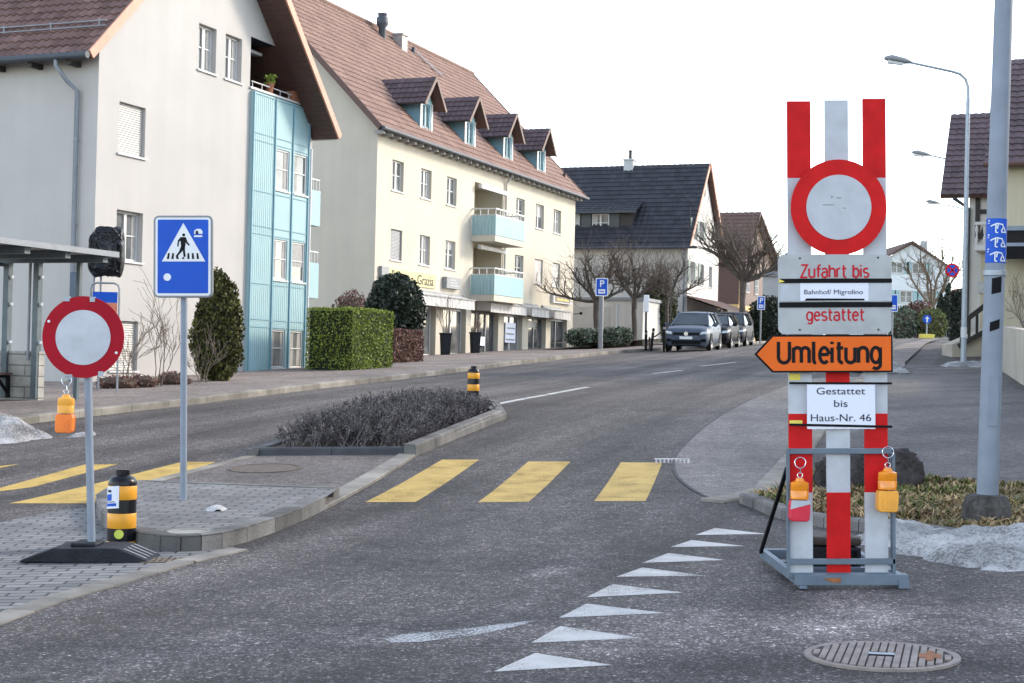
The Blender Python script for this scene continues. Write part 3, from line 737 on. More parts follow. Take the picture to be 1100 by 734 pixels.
# tiled roof with the deep right-hand overhang
def slope_roof(par, A, Bp, y0, y1, mtile, th=.34, tw=.28, name='roof', amp=.028, bm_='barge_pink', soff=None, thick=.14, flip=False, ax='y', barge=None, under='wood_brown'):
    """one roof plane from eave A=(x,z) to ridge Bp=(x,z) in the local x,z plane, running y0..y1 (axes swapped when ax is x)."""
    T = (lambda x, y, z: (x, y, z)) if ax == 'y' else (lambda x, y, z: (y, x, z))
    a, b = Vector(T(A[0], 0, A[1])), Vector(T(Bp[0], 0, Bp[1])); vv = b-a
    m = MB(); P = Vector(T(A[0], y0, A[1])); uu = Vector(T(0, 1, 0))
    tiles(m, P, uu, vv, y1-y0, vv.length, tw, th, amp)
    o = m.build(name, mtile, par, tint=True)
    n = uu.cross(vv).normalized(); n = n if n.z > 0 else -n
    s = MB(); q0, q1 = Vector(T(A[0], y0, A[1])), Vector(T(A[0], y1, A[1])); r0, r1 = Vector(T(Bp[0], y0, Bp[1])), Vector(T(Bp[0], y1, Bp[1]))
    lo, hi = -n*thick, -n*.006
    for F in ([q0+lo, q1+lo, r1+lo, r0+lo], [q0+hi, q1+hi, r1+hi, r0+hi], [q0+lo, q0+hi, q1+hi, q1+lo], [q0+lo, q0+hi, r0+hi, r0+lo], [q1+lo, q1+hi, r1+hi, r1+lo], [r0+lo, r0+hi, r1+hi, r1+lo]): s.poly(F)
    s.build('soffit', under, o)
    if barge:
        for e in barge:
            g = MB(); yy = y0-.03 if e == 0 else y1+.03
            g.bar(Vector(T(A[0], yy, A[1]))-n*.04, Vector(T(Bp[0], yy, Bp[1]))-n*.04, .05, .22, up=tuple(n))
            g.build('bargeboard', bm_, o)
    return o
slope_roof(H1, (-.40, zl(8.36)), (5, zl(13.48)), -.02, 8.4, 'tile_brown', barge=(0,), tw=.23, amp=.045)
r = slope_roof(H1, (10.32, zl(8.00)), (5, zl(13.50)), -.86, 8.4, 'tile_brown', barge=(0,))
m = MB()
for k in range(1, 44):
    t = k/44; m.bar((10.3-5.2*t, -.84, zl(7.86)+5.34*t-.10), (10.3-5.2*t, -.02, zl(7.86)+5.34*t-.10), .02, .012)
m.build('soffit_board', 'timber_dark', r)
m = MB(); m.tube([(-.50, y, zl(8.30)) for y in (-.05, 8.4)], .085, 10); m.build('gutter', 'zinc_dark', H1, smooth=60)
for k in range(7):
    m = MB(); m.box(-.42, 0, .5+k*1.1, .62+k*1.1, zl(8.12), zl(8.24)); m.build('rafter', 'timber_dark', H1)
m = MB(); m.tube([(-.48, .85, zl(8.25)), (-.48, .85, zl(8.10)), (-.30, .66, zl(7.75)), (-.10, .52, zl(7.55)), (-.10, .52, .5)], .055, 8)
for z in (6.4, 4.4, 2.4): m.lathe([(.066, -.04), (.066, .04)], 8, (-.10, .52, zl(z)))
m.build('downpipe', 'zinc', H1, smooth=60)
m = MB(); m.tube([(9.98, -.10, zl(7.6)), (9.98, -.10, zl(.8))], .05, 8); m.build('downpipe', 'frame_white', H1, smooth=60)
m = MB()
for k in (0, .12): m.tube([(.35, .1, zl(9.12)+k+.06), (.35, 8, zl(9.12)+k+.06)], .018, 5)
for k in range(9): m.bar((.38, .3+k*1.4, zl(8.98)), (.35, .3+k*1.4, zl(9.34)), .03)
m.build('snow_guard', 'zinc', H1)
for zb in (3.35, 5.55):
    m = MB(); m.box(10.22, 11.35, .3, 2.6, zl(zb)-.12, zl(zb)); m.box(11.29, 11.35, .3, 2.6, zl(zb), zl(zb)+.95); m.box(10.22, 11.29, .3, .36, zl(zb), zl(zb)+.95)
    o = m.build('balcony', 'panel_blue', H1)
    m = MB(); m.tube([(10.25, .33, zl(zb)+1.28), (11.32, .33, zl(zb)+1.28), (11.32, 2.6, zl(zb)+1.28)], .025, 6)
    for k in range(6): m.tube([(10.35+k*.19, .33, zl(zb)+.95), (10.35+k*.19, .33, zl(zb)+1.28)], .012, 5)
    m.build('handrail', 'frame_white', o)
Pp = H1.matrix_world
def local(o, p):
    c, s = cos(o.rotation_euler.z), sin(o.rotation_euler.z)
    return (o.location.x+c*p[0]-s*p[1], o.location.y+s*p[0]+c*p[1], o.location.z+p[2])
pt = thing('flower_pot', 'terracotta pot with small green plant on the turquoise loggia parapet', 'plant pot', local(H1, (7.75, .03, zl(8.87))))
m = MB(); m.lathe([(1e-3, 0), (.09, 0), (.12, .22), (.135, .22), (.135, .26), (.10, .25), (1e-3, .23)], 14); m.build('pot', 'terracotta', pt, smooth=40)
m = MB()
for k in range(60):
    a = rnd.random()*6.28; r_ = rnd.random()*.16; p = Vector((cos(a)*r_, sin(a)*r_, .24+rnd.random()*.28)); q = Vector((rnd.gauss(0, .05), rnd.gauss(0, .05), .05))
    m.tv = rnd.random(); m.poly([p-q, p+Vector((.04, .02, .02)), p+q, p-Vector((.03, .03, 0))])
m.build('foliage', 'leaf_hedge', pt, tint=True)
pt = thing('flower_box', 'brown clay planter box standing at the roof end of the loggia parapet', 'planter', local(H1, (9.2, .02, zl(8.87))), RZ)
m = MB(); m.box(-.30, .30, -.10, .10, 0, .24); m.box(-.33, .33, -.13, .13, .2, .26); m.build('box', 'terracotta', pt, bevel=.01)

# ------------------------------------------------------------------ cream house with shops
z0 = .8
H2 = thing('shop_house', 'long cream house with red roof, four blue dormers and shops below', 'house', (-5.325, 57.0, z0), RZ)
m = MB()
wx = [(1.33, 2.36), (3.99, 5.03), (6.6, 7.65), (14.72, 15.85), (17.4, 18.55), (19.98, 21.1)]
W2 = [(a, b, zl(8.07), zl(9.27)) for a, b in wx] + [(a, b, zl(5.34), zl(6.55)) for a, b in wx]
LG = [(9.62, 13.0, zl(6.85), zl(9.40), 1.3), (9.62, 13.0, zl(4.40), zl(6.70), 1.3)]
SHP = [(1.7, 3.3, zl(.9), zl(3.72), .28), (3.9, 5.8, zl(.9), zl(3.72), .28), (6.5, 9.0, zl(.9), zl(3.72), .28), (9.55, 12.8, zl(.9), zl(3.72), .28), (13.5, 15.9, zl(.9), zl(3.72), .28), (16.7, 19.2, zl(.9), zl(3.72), .28), (19.9, 22.4, zl(.9), zl(3.72), .28)]
wall_panel(m, [(0, 0), (23.3, 0), (23.3, zl(10.4)), (0, zl(10.4))], W2+LG+SHP, .16)
for x in (0, 23.3): m.poly([(x, 0, 0), (x, 12.78, 0), (x, 12.78, zl(10.4)), (x, 6.39, zl(17.0)), (x, 0, zl(10.4))])
m.poly([(0, 12.78, 0), (23.3, 12.78, 0), (23.3, 12.78, zl(10.4)), (0, 12.78, zl(10.4))])
m.build('wall', 'render_cream', H2)
for i, h in enumerate(W2):
    if i == 6: roller(H2, *h[:4], m='shutter_grey')
    elif i in (10, 11): roller(H2, *h[:4], m='shutter_white')
    else: window(H2, *h[:4], curtain=True, leaves=2)
m = MB()     # loggia backs with doors
for h in LG: m.poly([(h[0], 1.3, h[2]), (h[1], 1.3, h[2]), (h[1], 1.3, h[3]), (h[0], 1.3, h[3])])
m.build('loggia', 'loggia_cream', H2)
for h in LG:
    window(H2, 10.0, 11.0, h[2]+.05, h[2]+2.1, y=1.22, leaves=1, sill=None, name='balcony_door', curtain=True)
    b = zl(7.0) if h is LG[0] else zl(4.38)
    m = MB(); m.box(9.35, 12.95, -1.15, -.003, b-.28, b-.02); m.build('balcony_slab', 'render_cream', H2)
    m = MB()
    n = 24
    for k in range(n): m.box(9.37+k*3.56/n, 9.37+(k+.93)*3.56/n, -1.15, -1.12, b, b+.86)
    for x in (9.37, 12.91):
        for k in range(7): m.box(x, x+.03, -1.11+k*.158, -1.11+(k+.9)*.158, b, b+.86)
    o = m.build('balcony', 'panel_blue', H2)
    m = MB(); zt = b+1.16
    for q in (((9.4, -.02), (9.4, -1.13)), ((9.4, -1.13), (12.9, -1.13)), ((12.9, -1.13), (12.9, -.02))):
        m.bar((*q[0], zt), (*q[1], zt), .06); m.bar((*q[0], b+.89), (*q[1], b+.89), .04)
    for k in range(8): m.bar((9.4+k*.5, -1.13, b+.8), (9.4+k*.5, -1.13, zt), .035)
    for y in (-.4, -.76): m.bar((9.4, y, b+.8), (9.4, y, zt), .035)
    m.build('handrail', 'frame_white', o)
m = MB(); m.box(9.7, 12.9, -.32, -.16, zl(9.12), zl(9.30)); m.build('awning_cassette', 'frame_white', H2)
m = MB(); m.box(9.7, 12.9, -.34, -.18, zl(6.42), zl(6.60)); m.build('awning_cassette', 'frame_white', H2)
# shop fronts set back a metre
m = MB(); m.box(1.0, 22.9, .29, .6, 0, zl(3.78)); m.build('shop_back_wall', 'render_cream', H2)
shopw = [(1.75, 3.25, 'pane', 1), (3.95, 5.7, 'pane', 2), (6.55, 8.95, 'pane', 2), (9.6, 12.75, 'pane_dark', 3), (13.55, 15.85, 'pane', 2), (16.75, 19.15, 'pane_dark', 2), (19.95, 22.35, 'pane_dark', 2)]
for a, b, p, n in shopw:
    f = window(H2, a, b, zl(1.5)+(a*.03), zl(3.66), y=.20, leaves=n, pane=p, sill=None, bar=False, name='shop_window', fr='frame_grey' if p == 'pane_dark' else 'frame_white')
m = MB(); m.box(14.0, 15.3, .12, .16, zl(2.35), zl(3.30)); o = m.build('poster', 'paper', H2)
m = MB()
for k, (a, b) in enumerate(((14.1, 15.2), (14.1, 15.1), (14.2, 15.2))): m.box(a, b, .112, .117, zl(2.46)+k*.27, zl(2.53)+k*.27)
m.build('print', 'shutter_grey', o)
m = MB(); m.box(10.4, 11.5, .13, .17, zl(2.15), zl(2.55)); m.build('poster', 'paper', H2)
m = MB(); m.box(17.0, 18.0, .13, .17, zl(3.15), zl(3.5)); m.build('poster', 'curtain', H2)
for a, b in ((2.6, 5.35), (5.45, 8.35), (10.1, 14.55), (15.3, 17.7), (18.5, 21.0)):
    m = MB(); m.poly([(a, -.04, zl(4.22)), (b, -.04, zl(4.22)), (b, -.68, zl(4.05)), (a, -.68, zl(4.05))]); n = int((b-a)/.22)
    m.poly([(a, -.04, zl(4.20)), (b, -.04, zl(4.20)), (b, -.68, zl(4.03)), (a, -.68, zl(4.03))])
    for k in range(n):
        x = a+(b-a)*k/n; xx = a+(b-a)*(k+1)/n; d = .02*((k % 2)*2-1)
        m.poly([(x, -.68+d, zl(4.05)), (xx, -.68-d, zl(4.05)), (xx, -.69-d, zl(3.64)), (x, -.69+d, zl(3.64))])
    m.poly([(a, -.04, zl(4.22)), (a, -.68, zl(4.05)), (a, -.68, zl(3.7)), (a, -.04, zl(3.7))])
    o = m.build('awning', 'awning_white', H2)
    m = MB(); m.bar((a, -.70, zl(4.06)), (b, -.70, zl(4.06)), .05); m.bar((a-.06, -.06, zl(4.24)), (b+.06, -.06, zl(4.24)), .10); m.build('awning_rail', 'shutter_grey', o)
# shop signs
m = MB(); m.box(.35, 1.0, -.14, -.003, zl(4.55), zl(5.02)); m.build('wall_lamp_box', 'shutter_grey', H2, bevel=.01)
sg = MB(); sg.box(1.05, 5.6, -.05, -.003, zl(4.42), zl(4.98)); sg = sg.build('shop_sign', 'sign_cream', H2)
text('Bellezza', .50, 'text_grey', sg, (2.15, -.06, zl(4.74)), .95, 0, 'CENTER')
text('Grazia', .56, 'text_grey', sg, (4.55, -.06, zl(4.68)), 1.1, 0, 'CENTER')
m = MB(); m.box(6.35, 7.85, -.22, -.003, zl(4.50), zl(4.98)); o = m.build('hanging_sign', 'shutter_grey', H2, bevel=.01)
m = MB()
for k in range(3): m.box(6.75, 7.6-k*.15, -.226, -.221, zl(4.60)+k*.12, zl(4.65)+k*.12)
m.build('print', 'white_plate', o)
m = MB(); m.box(19.8, 22.6, -.16, -.003, zl(4.50), zl(4.94)); o = m.build('light_box_sign', 'frame_white', H2, bevel=.01)
m = MB(); m.box(20.0, 22.35, -.166, -.161, zl(4.56), zl(4.86)); q = m.build('sign_face', 'iron_cover', o)
m = MB()
for k in range(9): m.box(20.35+k*.2, 20.49+k*.2, -.171, -.167, zl(4.64), zl(4.77)-.03*(k % 3))
m.build('print', 'yellow_tape', o)
m = MB(); m.tube([(23.25, -.05, zl(4.05)), (23.6, -.35, zl(4.1))], .02, 5); m.lathe([(1e-3, -.07), (.07, -.07), (.07, .07), (1e-3, .07)], 10, (23.6, -.35, zl(4.1))); m.build('wall_lamp', 'black', H2)
for x in (13.22,): 
    m = MB(); m.tube([(x, -.42, zl(10.25)), (x, -.30, zl(10.0)), (x, -.08, zl(9.75)), (x, -.08, zl(4.1))], .05, 8); m.build('downpipe', 'shutter_white', H2, smooth=60)
# roof, gutter, rafters
slope_roof(H2, (-.42, zl(10.25)), (6.39, zl(17.2)), -.55, 23.95, 'tile_red', th=.40, tw=.34, ax='x', barge=(0, 1), bm_='wood_brown', under='timber_dark')
m = MB(); a_, b_ = (-.45, 13.2), (zl(10.2), zl(10.2))
m.poly([(-.5, 6.39, zl(17.2)), (23.9, 6.39, zl(17.2)), (23.9, 13.2, zl(10.2)), (-.5, 13.2, zl(10.2))]); m.build('roof', 'tile_red', H2)
m = MB(); m.tube([(-.6, 6.39, zl(17.25)), (23.98, 6.39, zl(17.25))], .12, 8); m.build('ridge', 'tile_red', H2)
m = MB(); m.tube([(-.55, -.50, zl(10.2)), (23.95, -.50, zl(10.2))], .085, 8); m.build('gutter', 'zinc_dark', H2, smooth=60)
for k in range(34):
    m = MB(); m.box(-.3+k*.71, -.18+k*.71, -.40, 0, zl(10.02), zl(10.16)); m.build('rafter', 'curtain', H2)
def roof_y(z): return -.42+(z-10.25)*(6.81/6.95)
for tc_ in (5.1, 9.75, 14.35, 18.9):    # four gabled dormers
    fy, hw = .35, .60
    m = MB(); zb, ze, zp = zl(10.95), zl(12.15), zl(12.75)
    hole = (tc_-.36, tc_+.36, zl(11.08), zl(12.1))
    wall_panel(m, [(tc_-hw, zb), (tc_+hw, zb), (tc_+hw, ze), (tc_, zp+.1), (tc_-hw, ze)], [hole], .1, lambda x, y, z: (x, y+fy, z))
    dm = m.build('dormer', 'panel_blue', H2)
    m = MB()
    for s in (-1, 1):
        yy = roof_y(12.3); m.poly([(tc_+s*hw, fy, zb-.25), (tc_+s*hw, fy, zl(12.3)), (tc_+s*hw, yy+.1, zl(12.3))])
    m.build('cheek', 'panel_blue_dark', dm)
    window(dm, *hole, y=fy+.05, leaves=2, bar=False, fr='panel_blue_dark', sill=None, curtain=False, pane='pane')
    for s in (-1, 1):
        m = MB(); m.box(tc_+s*(hw-.06)-.07, tc_+s*(hw-.06)+.07, fy-.03, fy-.003, zb, ze); m.build('corner_post', 'frame_white', dm)
    m = MB()
    for s in (-1, 1):
        P0 = Vector((tc_+s*1.02, fy-.42, zl(11.98))); vv = Vector((-s*1.02, 0, 1.22)); 
        q = MB(); tiles(q, P0, (0, 1, 0), vv, 4.2, vv.length, .28, .34)
        tri_cut(q, (0, roof_y(10.3), zl(10.3)), Vector((0, 6.95, -6.81)).normalized())
        k = len(m.v); m.v += q.v; m.f += [[i+k for i in f] for f in q.f]; m.t += q.t; m.m += q.m
    m.build('dormer_roof', 'tile_purple', dm, tint=True)
    for s in (-1, 1):
        m = MB(); m.bar((tc_+s*1.06, fy-.44, zl(11.90)), (tc_, fy-.44, zl(13.16)), .05, .15, up=(s*.7, 0, .7))
        m.poly([(tc_+s*1.02, fy-.42, zl(11.94)), (tc_, fy-.42, zl(13.14)), (tc_, fy+2.0, zl(13.14)), (tc_+s*1.02, fy+.9, zl(11.94))])
        m.build('bargeboard', 'wood_brown', dm)
    m = MB(); m.tube([(tc_-1.06, fy-.42, zl(11.96)), (tc_-1.06, fy+1.0, zl(11.96))], .05, 6); m.build('gutter', 'timber_dark', dm)
# ------------------------------------------------------------------ dark-roofed house behind the parked cars
z0 = 2.0
H3 = thing('gable_house', 'pale house with dark slate tiles, shed dormer and green-grey shutters on its gable', 'house', (10.28, 88.0, z0), RZ)
m = MB()
GW = [(1.0, 1.9, zl(9.10), zl(10.28)), (2.6, 3.5, zl(9.10), zl(10.28)), (.55, 1.45, zl(6.40), zl(7.70)), (3.0, 3.95, zl(6.40), zl(7.70)), (5.2, 6.1, zl(6.40), zl(7.70)), (3.6, 4.0, zl(11.9), zl(12.4))]
wall_panel(m, [(0, 0), (7.7, 0), (7.7, zl(8.6)), (3.9, zl(13.5)), (0, zl(8.6))], GW, .15)
FW = [(5.3, 6.65, zl(3.93), zl(5.16))]
wall_panel(m, [(0, 0), (11, 0), (11, zl(8.6)), (0, zl(8.6))], FW, .15, swap)
m.poly([(7.7, 0, 0), (7.7, 11, 0), (7.7, 11, zl(8.6)), (7.7, 0, zl(8.6))])
m.poly([(0, 11, 0), (7.7, 11, 0), (7.7, 11, zl(8.6)), (3.9, 11, zl(13.5)), (0, 11, zl(8.6))])
m.build('wall', 'render_pale', H3)
for i, h in enumerate(GW):
    window(H3, *h, curtain=i % 2 == 0, pane='pane' if i < 5 else 'pane_dark', leaves=2 if i < 5 else 1, bar=i < 5)
def shutter(par, x0, x1, z0_, z1_, y=-.05, mm='shutter_dark', tf=lambda x, y, z: (x, y, z)):
    b = MB(); i = len(b.v)
    b.box(x0, x1, y, y+.035, z0_, z1_)
    for k in range(int((z1_-z0_)/.12)): b.box(x0+.05, x1-.05, y-.012, y-.003, z0_+.06+k*.12, z0_+.12+k*.12)
    b.v[i:] = [tf(*p) for p in b.v[i:]]
    return b.build('shutter', mm, par)
mat('shutter_sage', (.24, .29, .27), .7, .1, 4)
for a, b, zb, zt in ((.45, .97, 9.1, 10.28), (1.93, 2.45, 9.1, 10.28), (3.53, 4.1, 9.1, 10.28), (0, .5, 6.4, 7.7), (1.5, 2.0, 6.4, 7.7), (2.45, 2.97, 6.4, 7.7)):
    shutter(H3, a, b, zl(zb), zl(zt), mm='shutter_sage')
window(H3, *FW[0], pane='pane_dark', curtain=True, tf=swap, leaves=2)
r = slope_roof(H3, (-.55, zl(8.45)), (3.9, zl(13.95)), -.25, 11.4, 'tile_slate', th=.38, tw=.34, barge=(0,))
slope_roof(H3, (8.4, zl(8.35)), (3.9, zl(13.95)), -.30, 11.4, 'tile_slate', th=.5, tw=.5, barge=(0,))
m = MB(); m.tube([(-.62, -.7, zl(8.42)), (-.62, 11.4, zl(8.42))], .08, 8); m.build('gutter', 'zinc_dark', H3, smooth=60)
m = MB(); m.tube([(-.05, .2, zl(8.4)), (-.05, .2, .6)], .05, 6); m.build('downpipe', 'zinc', H3)
ch = MB(); ch.box(3.6, 4.3, 4.6, 5.2, zl(13.2), zl(14.25)); ch.box(3.55, 4.35, 4.55, 5.25, zl(14.25), zl(14.35)); c_ = ch.build('chimney', 'render_grey', H3)
ch = MB(); ch.lathe([(.10, 0), (.10, .5), (.16, .55), (1e-3, .62)], 10, (4.0, 4.9, zl(14.35))); ch.build('flue', 'iron_dark', c_)
# shed dormer in the front slope
m = MB(); xd = .55
DW = [(5.1, 6.2, zl(9.45), zl(10.6)), (7.0, 8.1, zl(9.45), zl(10.6))]
wall_panel(m, [(3.6, zl(9.3)), (9.2, zl(9.3)), (9.2, zl(10.8)), (3.6, zl(10.8))], DW, .08, lambda x, y, z: (y+xd, x, z))
m.poly([(xd, 3.6, zl(9.3)), (xd, 3.6, zl(10.8)), (1.9, 3.6, zl(11.2))])
d3 = m.build('dormer', 'timber_dark', H3)
for h in DW: window(d3, *h, y=.03, tf=lambda x, y, z: (y+xd, x, z), curtain=True, sill=None)
for h in ((4.45, 5.05), (6.25, 6.85), (8.15, 8.75)): shutter(d3, h[0], h[1], zl(9.45), zl(10.6), mm='shutter_dark' if h[0] < 8 else 'curtain', tf=lambda x, y, z: (y+xd, x, z))
m = MB(); P0 = Vector((xd-.35, 3.3, zl(10.75))); q = MB(); tiles(q, P0, (0, 1, 0), Vector((2.2, 0, .95)), 6.2, 2.4, .34, .38); q.build('dormer_roof', 'tile_slate', d3, tint=True)
m.poly([(xd-.35, 3.3, zl(10.68)), (xd-.35, 9.5, zl(10.68)), (xd+1.8, 9.5, zl(11.58)), (xd+1.8, 3.3, zl(11.58))]); m.box(xd-.40, xd-.36, 3.3, 9.5, zl(10.60), zl(10.76)); m.build('fascia', 'zinc_dark', d3)
# lean-to canopy along the gable
m = MB(); P0 = Vector((-.9, -2.6, zl(4.75))); tiles(m, P0, (1, 0, 0), Vector((0, 2.6, .85)), 9.2, 2.73, .34, .4); o = m.build('porch_roof', 'wood_brown', H3, tint=True)
m = MB(); m.poly([(-.9, -2.6, zl(4.68)), (8.3, -2.6, zl(4.68)), (8.3, -.02, zl(5.5)), (-.9, -.02, zl(5.5))]); m.box(-.9, 8.3, -2.66, -2.6, zl(4.58), zl(4.78))
for x in (-.7, 2.5, 5.5, 8.1): m.box(x, x+.12, -2.5, -2.38, 0, zl(4.66))
m.build('porch_frame', 'timber_dark', o)
m = MB(); m.box(.3, 7.4, -.06, -.02, zl(2.9), zl(4.5)); m.build('glazed_front', 'pane_dark', H3)
# white garage boxes in front
def ground_at(px, Y, off=0.0):
    P = at(px, 370, Y); z = Z(P.x, Y)
    for _ in range(3):
        dz = (z+off-P.z); P = P + Vector((RGT.z*0, 0, 0)); break
    v = ray(px, 370); x = v.x*Y + (P.z-(z+off))*sin(ROLL)*-1
    return Vector((x, Y, Z(x, Y)+off))
gb = thing('garage', 'white flat garage annex with grey doors behind the pollarded trees', 'garage', ground_at(690, 82, .0), RZ)
m = MB(); m.box(0, 5, 0, 4.4, 0, 2.55); m.build('wall', 'render_pale', gb)
m = MB(); m.box(-.1, 5.1, -.1, 4.5, 2.55, 2.72); m.build('roof', 'zinc', gb)
m = MB(); m.box(-.04, -.003, 1.9, 4.2, .05, 2.2)
for k in range(9): m.box(-.055, -.042, 1.92, 4.18, .1+k*.235, .3+k*.235)
m.build('door', 'shutter_white', gb)
m = MB(); m.tube([(-.08, 1.5, .1), (-.08, 1.5, 2.4)], .05, 6); m.build('downpipe', 'frame_white', gb)
m = MB()
for a, b in (((.35, 1.35), (.60, 1.5)), ((.60, 1.5), (.52, 1.15)), ((.52, 1.15), (.85, 1.2)), ((.3, 1.12), (.42, 1.3))): m.bar((-.006, a[0], a[1]), (-.006, b[0], b[1]), .05, .006)
m.build('graffiti', 'blue_sign', gb)
# brown-roofed house behind
z0 = 2.6
H4 = thing('brown_house', 'ochre house under a weathered brown roof beyond the bare plane tree', 'house', (17.0, 112, z0), RZ)
m = MB(); m.box(0, 13, 0, 9, 0, zl(9.6)); m.poly([(0, 0, zl(9.6)), (13, 0, zl(9.6)), (4.5, 0, zl(13.2))]); m.build('wall', 'render_ochre', H4)
slope_roof(H4, (-.6, zl(9.3)), (4.5, zl(13.6)), -.6, 9.5, 'wood_brown', th=.5, tw=.5)
slope_roof(H4, (14.0, zl(9.5)), (4.5, zl(13.6)), -.6, 9.5, 'wood_brown', th=.5, tw=.5)
m = MB(); m.poly([(.2, -.02, zl(6.2)), (12.8, -.02, zl(6.2)), (12.8, -.02, zl(9.5)), (4.5, -.02, zl(13.1)), (.2, -.02, zl(9.5))]); m.poly([(-.02, 0, zl(6.2)), (-.02, 9, zl(6.2)), (-.02, 9, zl(9.5)), (-.02, 0, zl(9.5))]); m.build('cladding', 'wood_brown', H4)
window(H4, 2.0, 3.2, zl(7.2), zl(8.5), y=-.09, sill=None); window(H4, 5.2, 6.4, zl(7.2), zl(8.5), y=-.09, sill=None)
window(H4, 2.5, 3.7, zl(4.2), zl(5.5), y=-.09, sill=None, tf=swap); window(H4, 2.0, 3.2, zl(4.4), zl(5.6), y=-.09, sill=None)
m = MB(); m.box(-1.4, -.05, 1.0, 5.0, zl(5.5), zl(5.75)); m.build('porch_roof', 'timber_dark', H4)
bl = thing('concrete_outbuilding', 'pale grey flat outbuilding with metal roof edge beside the ochre house', 'outbuilding', ground_at(818, 98), RZ)
m = MB(); m.box(0, 5, -4, 0, 0, 4.4); m.build('wall', 'render_grey', bl)
m = MB(); m.box(-.2, 5.2, -4.2, .2, 4.4, 4.7); m.build('roof', 'zinc', bl)
window(bl, .9, 2.0, 1.2, 2.4, y=-.09, sill=None, tf=lambda x, y, z: (y, -x, z))

# ------------------------------------------------------------------ half-timbered house on the shaded side
z0 = 1.3
HA = thing('half_timbered_house', 'cream and half-timbered house with steep dark tiled roofs and a dark awning', 'house', (14.33, 45.0, z0), RZ)
m = MB()
wall_panel(m, [(-9, 0), (0, 0), (0, zl(7.75)), (-9, zl(7.75))], [(-3.6, -2.5, zl(5.6), zl(6.9))], .15, swap)
m.poly([(0, 0, 0), (7.5, 0, 0), (7.5, 0, zl(7.75)), (3.6, 0, zl(11.5)), (0, 0, zl(7.75))]); m.poly([(7.5, -9, 0), (7.5, 0, 0), (7.5, 0, zl(7.75)), (7.5, -9, zl(7.75))]); m.poly([(0, -9, 0), (7.5, -9, 0), (7.5, -9, zl(7.75)), (3.6, -9, zl(11.5)), (0, -9, zl(7.75))])
m.build('wall', 'render_yellow', HA)
window(HA, -3.6, -2.5, zl(5.6), zl(6.9), tf=swap, curtain=True)
slope_roof(HA, (-.45, zl(7.70)), (3.6, zl(11.6)), -9.5, .12, 'tile_purple', th=.32, tw=.26)
slope_roof(HA, (8.0, zl(7.70)), (3.6, zl(11.6)), -9.5, .12, 'tile_purple', th=.5, tw=.5)
m = MB(); m.tube([(-.5, -9.5, zl(7.66)), (-.5, .15, zl(7.66))], .08, 8); m.build('gutter', 'wood_brown', HA)
m = MB()
m.poly([(-.03, -3.6, zl(5.75)), (-.03, -.25, zl(5.75)), (-1.5, -.25, zl(5.15)), (-1.5, -3.6, zl(5.15))]); m.box(-1.55, -1.5, -3.6, -.25, zl(4.75), zl(5.2)); m.poly([(-.03, -.25, zl(5.75)), (-1.5, -.25, zl(5.15)), (-1.5, -.25, zl(4.8)), (-.03, -.25, zl(5.1))])
o = m.build('awning', 'black', HA)
m = MB(); m.box(-1.565, -1.552, -3.62, -.23, zl(5.12), zl(5.22)); m.bar((-.05, -.22, zl(5.78)), (-.05, -3.6, zl(5.78)), .14); m.build('awning_rail', 'steel_pole', o)
# lower wing with exposed timbers
bx = 7.2; by = 1.12
m = MB()
wall_panel(m, [(-3, 0), (by, 0), (by, zl(7.75)), (-3, zl(7.75))], [(by-1.75, by-1.15, zl(6.62), zl(7.4))], .12, lambda x, y, z: (y+bx, x, z))
m.poly([(bx, by, 0), (bx+6, by, 0), (bx+6, by, zl(7.75)), (bx+3, by, zl(11)), (bx, by, zl(7.75))])
wg = m.build('wing_wall', 'render_pale', HA)
m = MB(); yy = bx-.035
for a, b in (((by-.28, 6.0), (by-.28, 7.7)), ((by-1.9, 7.05), (by-.36, 7.05)), ((by-.36, 6.1), (by-.78, 7.0)), ((by-.85, 7.1), (by-.85, 7.7)), ((by-1.9, 6.0), (by-1.9, 7.7))):
    m.bar((yy, a[0], zl(a[1])), (yy, b[0], zl(b[1])), .07, .15, up=(0, .3, 1))
m.build('timber', 'timber_dark', wg)
m = MB(); m.box(bx-.04, bx-.003, -3, by-.42, 0, zl(5.6)); m.build('plinth_render', 'render_yellow', wg)
m = MB(); m.box(bx-1.0, bx-.05, -3, by-.28, zl(5.62), zl(5.80))
for k in range(14): m.lathe([(.035, 0), (.06, .18), (.03, .35), (.06, .55), (.035, .7)], 6, (bx-.95, by-.33-.26*k, zl(5.80)))
m.box(bx-1.02, bx-.88, -3, by-.26, zl(6.50), zl(6.60)); m.build('balcony', 'frame_white', wg)
slope_roof(wg, (bx-.45, zl(7.60)), (bx+3, zl(11.0)), -3, by+.95, 'tile_purple', th=.32, tw=.26, barge=None)
slope_roof(wg, (bx+6.45, zl(7.60)), (bx+3, zl(11.0)), -3, by+.05, 'tile_purple', th=.5, tw=.5)
m = MB(); m.tube([(bx-.42, by+.5, zl(7.5)), (bx-.12, by+.02, zl(7.15)), (bx-.12, by+.02, .4)], .07, 8); m.build('downpipe', 'zinc_dark', wg)
m = MB(); m.box(bx-.10, bx-.06, by-.9, by-.35, zl(4.2), zl(4.6)); m.build('house_sign', 'white_plate', wg)
